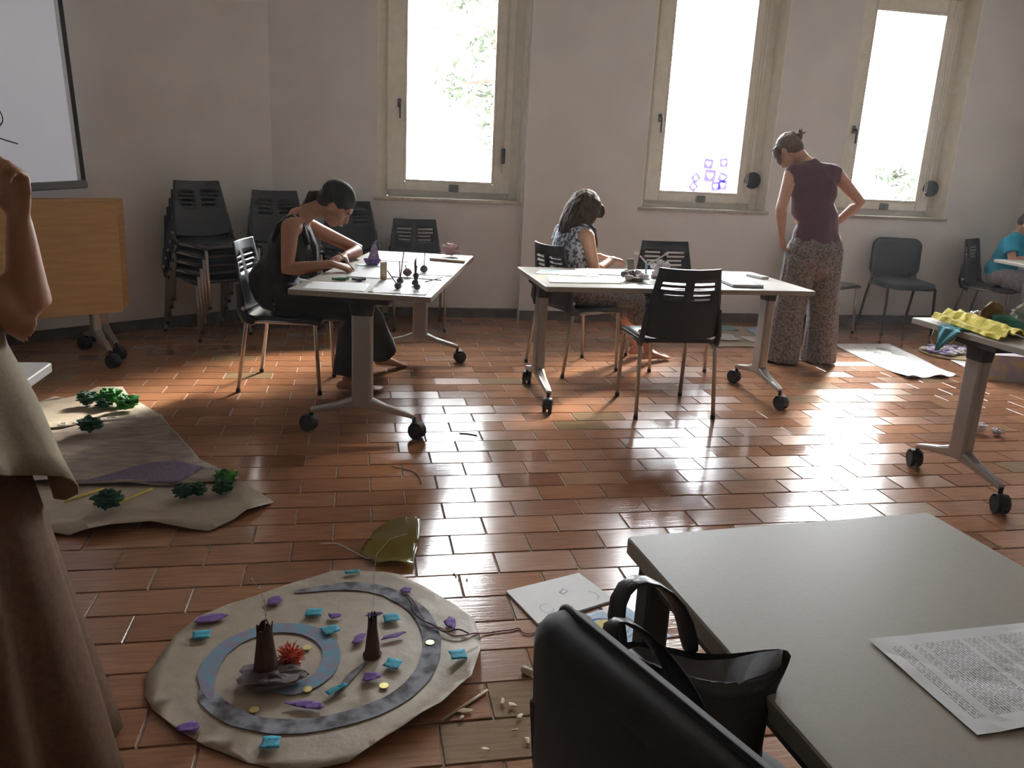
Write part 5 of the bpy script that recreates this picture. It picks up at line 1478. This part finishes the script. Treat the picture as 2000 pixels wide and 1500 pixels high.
bx2 = thing('cardboard_box', 'plain yellowish cardboard box at the right edge beside the scribbled box', 'box', (4.92, 4.90, 0), R(-8))
MB().box((0, 0, .075), (.20, .16, .15), ch=.003).build('carton', 'cardboard', bx2)
MB().box((0, 0, .151), (.204, .164, .003)).build('lid', 'cardboard', bx2)
crumple('tissue_wad', 'crumpled white tissue on the tiles behind the right-hand table leg', 'tissue', (3.50, 3.875, .001), (.055, .035, .028), 'tissue_white', 3, .45, 2.6)
crumple('tissue_wad', 'small shred of tissue beside the crumpled tissue on the tiles', 'tissue', (3.60, 3.83, .001), (.035, .025, .018), 'tissue_white', 6, .5, 2.6)
sheet('kraft_mat', 'kraft paper mat on the floor behind the middle table', 'paper', [(2.86, 6.03), (3.44, 6.04), (3.62, 6.45), (3.80, 6.86), (3.10, 6.90), (2.95, 6.4)], .002, 'kraft', cockle=.003)
sheet('floor_sheet', 'teal sheet on the kraft mat behind the middle table', 'paper', [(3.10, 6.68), (3.36, 6.66), (3.38, 6.86), (3.12, 6.87)], .008, 'paper_teal', cockle=.002)
sheet('floor_sheet', 'white sheet at the left of the kraft mat behind the middle table', 'paper', [(2.93, 6.24), (3.19, 6.22), (3.19, 6.44), (2.96, 6.46)], .008, 'paper', cockle=.002, lift=.02)
sheet('floor_sheet', 'pale blue sheet at the back right of the kraft mat', 'paper', [(3.42, 6.45), (3.66, 6.50), (3.74, 6.80), (3.48, 6.80)], .008, 'paper_blue', cockle=.002)
sheet('floor_sheet', 'white sheet on the front right corner of the kraft mat', 'paper', [(3.25, 6.20), (3.50, 6.14), (3.56, 6.38), (3.24, 6.42)], .008, 'paper', cockle=.002)

# ---------------------------------------------------------------- on the left table
TZ = TH + .0008
def tsheet(label, poly, material='paper', dz=0., **kw):
    return sheet('table_sheet', label, 'paper', poly, TZ + dz, material, cockle=.0008, thick=.0006, **kw)
tsheet('white sheet at the near left corner of the left table', [(-.262, 4.055), (-.222, 4.285), (.075, 4.235), (.042, 3.991)])
tsheet('white sheet at the near right corner of the left table', [(.055, 3.975), (.135, 4.36), (.415, 4.28), (.330, 3.905)])
tsheet('white sheet under the writing hand of the woman in black', [(-.05, 4.46), (.02, 4.88), (.26, 4.84), (.19, 4.41)], dz=.0016)
tsheet('white sheet at the far end of the left table', [(.06, 5.20), (.16, 5.58), (.40, 5.52), (.32, 5.14)])
tsheet('white sheet in the middle of the right side of the left table', [(.33, 4.60), (.42, 5.05), (.63, 5.00), (.53, 4.56)])
bt = thing('paper_boat', 'little purple paper boat with a lilac sail on the left table', 'paper boat', (.098, 4.960, TZ + .002), 0)
b = MB(); b.rings([[V((x, y, z)) for x, y in rounded_rect(a, c, c * .7, 4)] for z, a, c in ((0, .032, .024), (.022, .046, .034), (.034, .052, .038))], cap1=False); b.build('hull', 'tissue_purple', bt, solid=.002, off=-1)
b = MB(); rs = []
for f, r, dx in ((0, .036, 0), (.25, .030, .004), (.5, .021, .010), (.75, .012, .013), (.9, .006, .018), (1, .002, .032)):
    rs.append([V((dx + r * (1 + .25 * math.sin(3 * a + 6 * f)) * math.cos(a), r * math.sin(a), .012 + .140 * f)) for a in [2 * PI * i / 14 for i in range(14)]])
b.rings(rs); b.build('sail', 'tissue_lilac', bt)
sheet('boat_mat', 'scrap of green-edged card under the paper boat', 'card', ragged(.09, 4.955, .085, .07, 10, 5, .12), TZ + .0008, 'paper_cyan', thick=.0006)
bk = MB().box((0, 0, .047), (.030, .022, .094), ch=.002).build('wood_block', 'wood'); bk.location = (.146, 4.392, TZ + .001); bk.rotation_euler = (0, 0, R(20)); tag(bk, 'upright pale wooden block on the left table', 'block')
def stick_ball(x, y, r, sticks, m_, lab, dz=.001):
    t = thing('stick_ball', lab, 'clay ball', (x, y, TZ + dz))
    def fn(d, p):
        return p * (1 + .16 * noise.noise(d * 3 + V((x * 9, y * 9, 0))))
    MB().ell((0, 0, r * .95), (r, r, r * .92), None, 16, 10, fn).build('ball', m_, t)
    for dx, dy, h in sticks:
        b = MB(); b.tube([(0, 0, r), (dx, dy, h * 1.12)], .0028, 6); b.build('stick', 'bark', t)
stick_ball(.206, 4.075, .018, [(-.050, .06, .075)], 'clay', 'clay ball with a slanting stick, nearest the wooden block')
stick_ball(.226, 4.245, .018, [(.018, .0, .155), (-.004, 0, .105)], 'clay', 'clay ball with two tall upright sticks on the left table')
stick_ball(.300, 4.062, .017, [(-.012, .01, .135)], 'clay', 'clay ball with one stick at the near edge of the left table')
stick_ball(.300, 4.195, .017, [(-.004, 0, .11), (.012, -.05, .05)], 'clay', 'clay ball with crossing sticks on the left table')
stick_ball(.322, 4.455, .017, [(.0, .0, .10), (.006, .01, .06)], 'clay', 'clay ball with thin sticks behind the crossing-stick ball')
stick_ball(.384, 4.690, .022, [(.006, .0, .145)], 'clay', 'clay ball with one tall stick furthest from the camera')
stick_ball(.280, 4.52, .024, [(-.012, .01, .055)], 'clay_brown', 'brown clay lump with a short stick on the left table')
for k, (pts, lab) in enumerate(((((.195, 4.47), (.455, 4.375)), 'long dark stick lying across the left table'), (((.36, 4.30), (.470, 4.49)), 'short dark stick lying near the right edge of the left table'))):
    (xa, ya), (xb_, yb_) = pts
    b = MB(); b.tube([(0, 0, .004), (xb_ - xa, yb_ - ya, .004)], .003, 6); o = b.build('thin_stick', 'bark', smooth=True); o.location = (xa, ya, TZ + .001); tag(o, lab, 'stick')
crumple('pink_tissue', 'crumpled pink tissue at the far end of the left table', 'tissue', (.625, 5.50, TZ), (.062, .045, .036), 'tissue_pink', 2, .4, 2.8)
o = MB().box((0, 0, .008), (.235, .035, .016), ch=.003).build('flat_ruler', 'wood'); o.location = (.575, 5.22, TZ + .0005); o.rotation_euler = (0, 0, R(-27)); tag(o, 'flat wooden slat at the far right edge of the left table', 'slat')
for k, (x, y, l, rz, m_, lab) in enumerate(((-.085, 4.335, .075, -8, 'green_pen', 'green pastel stick beside the writing hand'), (-.065, 4.355, .060, 4, 'green_pen', 'shorter green pastel stick behind the other one'), (.005, 4.335, .050, -20, 'dark_paint', 'dark blue pastel stub near the wooden block'), (.030, 4.345, .045, 15, 'dark_paint', 'second dark blue pastel stub near the wooden block'), (.018, 4.315, .040, -50, 'tissue_purple', 'purple pastel stub near the wooden block'))):
    b = MB(); b.tube([(-l / 2, 0, .006), (l / 2, 0, .006)], .006, 8); o = b.build('pastel_stick', m_, smooth=False); o.location = (x, y, TZ + .001); o.rotation_euler = (0, 0, R(rz)); tag(o, lab, 'pastel')

# ---------------------------------------------------------------- on the middle table
tsheet('pale cyan sheet at the far left of the middle table', [(1.05, 4.75), (1.13, 4.95), (1.45, 4.94), (1.44, 4.66)], 'paper_cyan')
tsheet('white sheet at the near left of the middle table', [(1.06, 4.40), (1.10, 4.63), (1.53, 4.655), (1.48, 4.41)], dz=.0008)
tsheet('white sheet in front of the long-haired woman', [(1.30, 4.76), (1.36, 5.00), (1.66, 5.01), (1.62, 4.76)], dz=.0016)
tsheet('white sheet under the craft figures on the middle table', [(1.62, 4.40), (1.66, 4.80), (1.95, 4.80), (1.90, 4.39)])
def craft_base(x, y, lab, stick_dx, tufts, seed):
    t = thing('craft_figure', lab, 'craft figure', (x, y, TZ + .001))
    MB().rings([[V((r * math.cos(a), r * math.sin(a), z)) for a in [2 * PI * i / 18 for i in range(18)]] for z, r in ((0, .050), (.016, .056), (.022, .050))]).build('base', 'clay_brown', t)
    b = MB(); b.tube([(0, 0, .02), (stick_dx, .0, .165)], .0026, 6); b.build('stick', 'bark', t)
    rr = random.Random(seed)
    for i in range(tufts):
        a = rr.uniform(0, 2 * PI); r = .05 + .02 * rr.random()
        crumple('tuft', None, None, (x + r * math.cos(a), y + r * math.sin(a), TZ + .004 + .02 * rr.random()), (.026, .02, .016), 'tissue_white' if i % 3 else 'clay', seed * 10 + i, .45, 2.6, parent=t, n=10)
    return t
craft_base(1.600, 4.545, 'craft figure with dark stick and crumpled paper, left on the middle table', .022, 7, 3)
f2 = craft_base(1.800, 4.66, 'craft figure with paper flowers, right of the wire twig on the middle table', .004, 9, 4)
for dx, dz in ((.0, .075), (.03, .055), (-.035, .05)):
    crumple('paper_flower', None, None, (1.800 + dx, 4.66, TZ + dz), (.030, .022, .018), 'tissue_white', int(dx * 100) + 50, .5, 2.4, parent=f2, n=10)
tg = thing('wire_twig_figure', 'pale blue wrapped twig forking like a Y on the middle table', 'craft figure', (1.685, 4.60, TZ + .001))
MB().ell((0, 0, .006), (.03, .026, .008), nu=14, nv=8).build('base', 'tissue_white', tg, smooth=True)
for pts, rr_ in ((((0, 0, .005), (.002, 0, .07), (-.002, 0, .105)), [.006, .007, .006]), (((-.002, 0, .10), (-.03, 0, .125), (-.062, 0, .155)), [.006, .004, .003]), (((0, 0, .085), (.035, 0, .105), (.075, 0, .125), (.112, 0, .150)), [.006, .007, .005, .004])):
    b = MB(); b.tube(pts, rr_, 8, ball=True); b.build('branch', 'paper_blue' if pts[0][2] < .05 else 'tissue_white', tg, smooth=True)
for x, z in ((-.068, .155), (.118, .152)):
    crumple('tip', None, None, (1.685 + x, 4.60, TZ + z - .008), (.012, .010, .010), 'tissue_white', 3, .3, 3, parent=tg, n=10)
nbk = thing('notebook', 'black notebook on the right half of the middle table', 'notebook', (2.235, 4.46, TZ), R(-4))
MB().box((0, 0, .002), (.19, .20, .003), ch=.001).build('back_cover', 'leather', nbk); MB().box((0, 0, .008), (.184, .194, .010)).build('pages', 'paper', nbk); MB().box((0, 0, .0145), (.19, .20, .003), ch=.001).build('front_cover', 'leather', nbk)
o = MB().box((0, 0, .008), (.060, .15, .016), ch=.003).build('white_packet', 'paper'); o.location = (2.505, 4.80, TZ); o.rotation_euler = (0, 0, R(15)); tag(o, 'small white packet near the right end of the middle table', 'packet')
ph = thing('card_stand', 'small dark card propped upright at the back of the middle table', 'card', (1.735, 5.02, TZ), R(20))
MB().box((0, 0, .036), (.055, .004, .072), Euler((R(-14), 0, 0)), ch=.001).build('card', 'grey_plastic', ph); MB().box((0, .022, .028), (.03, .004, .058), Euler((R(24), 0, 0))).build('prop', 'paper', ph)

# ---------------------------------------------------------------- on the right-hand table
def pleated(name, label, cat, fn, nu, nv, z, material, th, thick=.006):
    b = MB(); b.grid(fn, nu, nv); o = b.build(name, material, smooth=False, solid=thick, off=1); return tag(o, label, cat)
ya, yb_, yc, yd = V((2.735, 3.455)), V((2.965, 3.505)), V((2.905, 3.035)), V((2.700, 2.975))
def ycrepe(u, v):
    p = (ya * (1 - u) + yb_ * u) * (1 - v) + (yd * (1 - u) + yc * u) * v
    env = math.sin(PI * min(1, max(0, u))) ** .5
    z = TZ + .006 + env * (.030 + .012 * math.sin(u * 18 + v * 2) + .008 * noise.noise(V((u * 7, v * 11, 2)))) + .006 * (1 - v)
    p = p + V((.012 * noise.noise(V((u * 3, v * 9, 7))) , .016 * noise.noise(V((u * 9, v * 3, 1)))))
    return V((p.x, p.y, z))
pleated('yellow_crepe', 'bundle of bright yellow crepe paper on the right-hand table', 'crepe paper', ycrepe, 22, 26, 0, 'crepe_yellow', .01)
def ccrepe(u, v):
    y = 3.310 - .155 * u * (1 - v * .9)
    if v < .25:
        return V((2.735 - .062 * v / .25, y, TZ + .004 + .003 * math.sin(u * 14)))
    w = (v - .25) / .75
    return V((2.668 - .010 * w + .006 * math.sin(u * 12 + w * 3), 3.310 - .155 * u * (1 - w * .92) - .02 * w, TZ + .003 - .115 * w))
pleated('cyan_crepe', 'cyan crepe paper corner hanging over the edge of the right-hand table', 'crepe paper', ccrepe, 16, 18, 0, 'crepe_cyan', .01, .002)
def gcrepe(u, v):
    x = 2.955 + .24 * u + .04 * v; y = 3.30 - .20 * u + .10 * v
    return V((x, y, TZ + .006 + .045 * math.sin(PI * v) * (.7 + .3 * math.sin(u * 9)) + .008 * noise.noise(V((u * 8, v * 8, 4)))))
pleated('green_crepe', 'folded dark green crepe paper at the right of the yellow bundle', 'crepe paper', gcrepe, 16, 10, 0, 'crepe_green', .01, .003)
b = MB()
def lf(u, v):
    w = .055 * math.sin(PI * min(1, v * .92 + .08)) ** .8
    return V((2.985 + (u - .5) * 2 * w + .015 * v, 3.375 + .02 * math.sin(u * 5), TZ + .008 + .095 * v + .006 * noise.noise(V((u * 6, v * 6, 1)))))
b.grid(lf, 10, 10); o = b.build('brown_leaf', 'leaf_brown', smooth=True, solid=.002); tag(o, 'brown crepe leaf standing up behind the yellow bundle', 'crepe leaf')
crumple('foil_wad', 'crumpled silver foil at the back of the right-hand table', 'foil', (2.975, 3.445, TZ), (.045, .028, .020), 'foil', 5, .5, 3)
crumple('cloth_wad', 'crumpled beige cloth at the right edge of the right-hand table', 'cloth', (3.22, 3.36, TZ), (.10, .07, .045), 'cloth_beige', 8, .35, 2.4)
crumple('red_wad', 'scrap of red crepe beside the green crepe', 'crepe paper', (3.06, 3.06, TZ), (.035, .03, .016), 'paint_red', 9, .4, 2.6)
strand('gold_wire', 'thin gold wire dangling from the edge of the right-hand table', 'wire', [(2.695, 3.36, TZ + .004), (2.664, 3.33, TZ - .03), (2.658, 3.33, TZ - .07), (2.662, 3.29, TZ - .10), (2.66, 3.22, TZ - .08), (2.665, 3.18, TZ - .03)], .0012, 'gold')

# ---------------------------------------------------------------- foreground: printed sheet and bag
ps_ = MB()
def pf(u, v):
    x = (u - .5) * .21; y = (v - .5) * .297
    z = .0012 + .004 * max(0, 1 - math.hypot(x + .105, y - .02) / .10) + .006 * max(0, 1 - math.hypot(x - .02, y + .1485) / .08) + .002 * abs(noise.noise(V((x * 14, y * 14, 3)))) 
    return V((x, y, z))
ps_.grid(pf, 14, 18); o = ps_.build('printed_sheet', 'printed', smooth=False, solid=.0003, off=1); o.location = (.893, .842, TH + .0004); o.rotation_euler = (0, 0, R(90 + 3)); tag(o, 'printed sheet of text lying on the foreground desk', 'printed sheet')

bag = thing('handbag', 'black leather handbag standing in the foreground chair', 'bag', (.46, .83, .50), 0)
def bp(x, y, z): return V((x - .46, y - .83, z - .50))
rim = [(.352, .955, .752), (.385, .978, .745), (.430, .960, .742), (.470, .930, .745), (.510, .905, .760), (.545, .885, .780), (.572, .866, .794), (.560, .846, .784), (.538, .850, .768), (.508, .858, .755), (.478, .870, .746), (.448, .890, .742), (.420, .908, .744), (.396, .922, .748), (.376, .932, .752), (.360, .942, .754)]
mid = [(.365, .945, .66), (.395, .965, .66), (.430, .955, .66), (.462, .935, .66), (.487, .915, .66), (.500, .895, .66), (.505, .872, .66), (.505, .84, .66), (.503, .80, .655), (.498, .76, .65), (.480, .725, .645), (.450, .722, .645), (.425, .752, .65), (.405, .80, .655), (.388, .85, .66), (.373, .90, .66)]
low = [(x * .92 + .46 * .08, y * .95 + .83 * .05, .52) for x, y, z in mid]
btm = [(x * .85 + .46 * .15, y * .9 + .83 * .1, .502) for x, y, z in mid]
b = MB(); b.rings([[bp(*p) for p in r] for r in (btm, low, mid, rim)], cap0=True, cap1=False)
b.build('body', 'leather', bag, smooth=True, solid=.004, off=-1, sub=1)
inn = [(x * .88 + .46 * .12, y * .90 + .90 * .10, z - .010) for x, y, z in rim]; in2 = [(x * .6 + .45 * .4, y * .5 + .86 * .5, .68) for x, y, z in mid]
b = MB(); b.rings([[bp(*p) for p in r] for r in (inn, in2)], cap0=False, cap1=True); b.build('lining', 'lining', bag, smooth=True, solid=.002)
for pts, nm in (([(.362, .905, .715), (.338, .925, .760), (.340, .950, .790), (.362, .948, .798), (.388, .915, .785), (.410, .870, .760), (.425, .830, .735), (.432, .79, .700)], 'handle'),
                ([(.375, .970, .72), (.362, .995, .770), (.378, 1.010, .812), (.410, 1.003, .828), (.442, .980, .812), (.458, .955, .780), (.462, .935, .735)], 'handle')):
    b = MB(); P_ = [bp(*p) for p in pts]
    b.tube(P_, [(.024, .005)] * len(P_), 8, side=(.30, -.92, .1)); b.build(nm, 'leather', bag, smooth=True, sub=1)
MB().box(bp(.372, .905, .70), (.006, .012, .045), Euler((0, R(8), 0)), ch=.001).build('buckle', 'steel', bag)

# ---------------------------------------------------------------- purple heart cut-outs stuck on the middle window
def heart(n=28, s=1.):
    out = []
    for i in range(n):
        a = 2 * PI * i / n
        out.append((s * .0625 * 16 * math.sin(a) ** 3 / 16, s * .0625 * (13 * math.cos(a) - 5 * math.cos(2 * a) - 2 * math.cos(3 * a) - math.cos(4 * a)) / 16))
    return out
HEART_LABELS = ['purple heart cut-out at the top left of the group on the middle window', 'purple heart cut-out at the top right of the group on the middle window', 'largest purple heart cut-out in the centre of the middle window group',
    'tilted purple heart cut-out right of the largest one', 'purple heart cut-out at the bottom centre of the window group', 'purple heart cut-out at the bottom right of the window group', 'diamond-turned purple cut-out left of the largest heart', 'diamond-turned purple cut-out at the bottom left of the window group']
M['heart_film'] = film_material('purple_tissue_film', (.235, .19, .50), .75, .7)
for i, (x, z, sz, rt) in enumerate(((3.168, 1.430, .090, 4), (3.316, 1.445, .080, -6), (3.195, 1.326, .112, 3), (3.322, 1.314, .085, 20), (3.262, 1.233, .085, -8), (3.330, 1.247, .085, 5), (3.060, 1.300, .075, 45), (3.045, 1.222, .075, 38))):
    hs = heart(28, sz * 7.2 / 1.0); hs = [(a * 1.0, b_ * 1.0 + .003) for a, b_ in hs]
    sq = []
    for k in range(28):
        a = math.atan2(hs[k][1] if k else 1, hs[k][0] if k else 0)
        an = PI / 2 - 2 * PI * k / 28
        c, s_ = math.cos(an), math.sin(an); q = sz / 2 / max(abs(c), abs(s_)); sq.append((c * q, s_ * q))
    b = MB(); n = 28
    hs = [(hx_ * .62, hz_ * .62) for hx_, hz_ in hs]
    b.add([V((x_, 0, z_)) for x_, z_ in sq] + [V((x_, 0, z_)) for x_, z_ in hs], [(k, (k + 1) % n, n + (k + 1) % n, n + k) for k in range(n)])
    o = b.build('heart_cutout', 'heart_film', solid=.0008); o.location = (x, Y1 + .20 - .0165, z); o.rotation_euler = (0, R(rt), 0)
    tag(o, HEART_LABELS[i], 'paper cut-out', 'heart cut-outs on the middle window')

# ---------------------------------------------------------------- trees outside
M['foliage'] = mat('tree_leaves', (.042, .050, .036), .8, spec=.1, noise_amt=.2, noise_scale=3)
M['trunk'] = mat('tree_trunk', (.05, .035, .025), .9, noise_amt=.3, noise_scale=12)
def tree(x, y, h, clusters, label, seed):
    t = thing('garden_tree', label, 'tree', (x, y, -1.2))
    rr = random.Random(seed)
    b = MB(); b.tube([(0, 0, 0), (.1, 0, h * .5), (.0, .1, h)], [.16, .12, .04], 10); b.build('trunk', 'trunk', t, smooth=True)
    lv = MB()
    for cx, cy, cz, r, n in clusters:
        lb = MB(); lb.tube([(0, 0, h * .6), (cx, cy, cz + 1.2)], [.05, .01], 6); lb.build('branch', 'trunk', t, smooth=True)
        for i in range(n):
            d = V((rr.gauss(0, 1), rr.gauss(0, 1), rr.gauss(0, .8))) * (r * .5)
            p = V((cx, cy, cz + 1.2)) + d; s = rr.uniform(.05, .11)
            m = Euler((rr.uniform(-1, 1), rr.uniform(-1, 1), rr.uniform(0, 6))).to_matrix()
            lv.add([p + m @ V(q) for q in ((-s, 0, 0), (0, -s * .4, .01), (s, 0, 0), (0, s * .4, .01))], [(0, 1, 2, 3)])
    o = lv.build('leaves', 'foliage', t); o['kind'] = 'stuff'
    return t
tree(2.35, 12.4, 6.2, [(-.90, 0, 2.38, .42, 110), (-.45, 0, 2.95, .45, 120), (-.85, 0, 3.55, .30, 60), (-.42, 0, 1.75, .34, 60), (-.42, 0, 2.2, .3, 60), (.5, .3, 3.6, 1.1, 500), (.2, .5, 4.8, 1.2, 500)], 'leafy garden tree seen through the left window', 3)
tree(9.9, 12.6, 4.6, [(-1.10, 0, 1.40, .22, 80), (-.62, 0, 1.15, .3, 60), (.6, .2, 2.0, .9, 300), (.6, .4, 3.0, .9, 300)], 'small garden tree seen through the right window', 4)

# ---------------------------------------------------------------- scattering volume added to imitate lens glare and lift the walls
hz = bpy.data.materials.new('glare_veil_scatter'); hz.use_nodes = True
_n = hz.node_tree.nodes; _l = hz.node_tree.links
_n.remove(_n['Principled BSDF'])
_v = _n.new('ShaderNodeVolumeScatter'); _v.inputs['Density'].default_value = .0026; _v.inputs['Anisotropy'].default_value = .35; _v.inputs['Color'].default_value = (.95, .97, 1, 1)
_l.new(_v.outputs[0], _n['Material Output'].inputs['Volume'])
b = MB(); b.box(((X0 + X1) / 2, (Y0 + Y1) / 2, 1.70), (X1 - X0 - .1, Y1 - Y0 - .04, 3.38))
o = b.build('added_glare_veil', hz); tag(o, kind='structure')
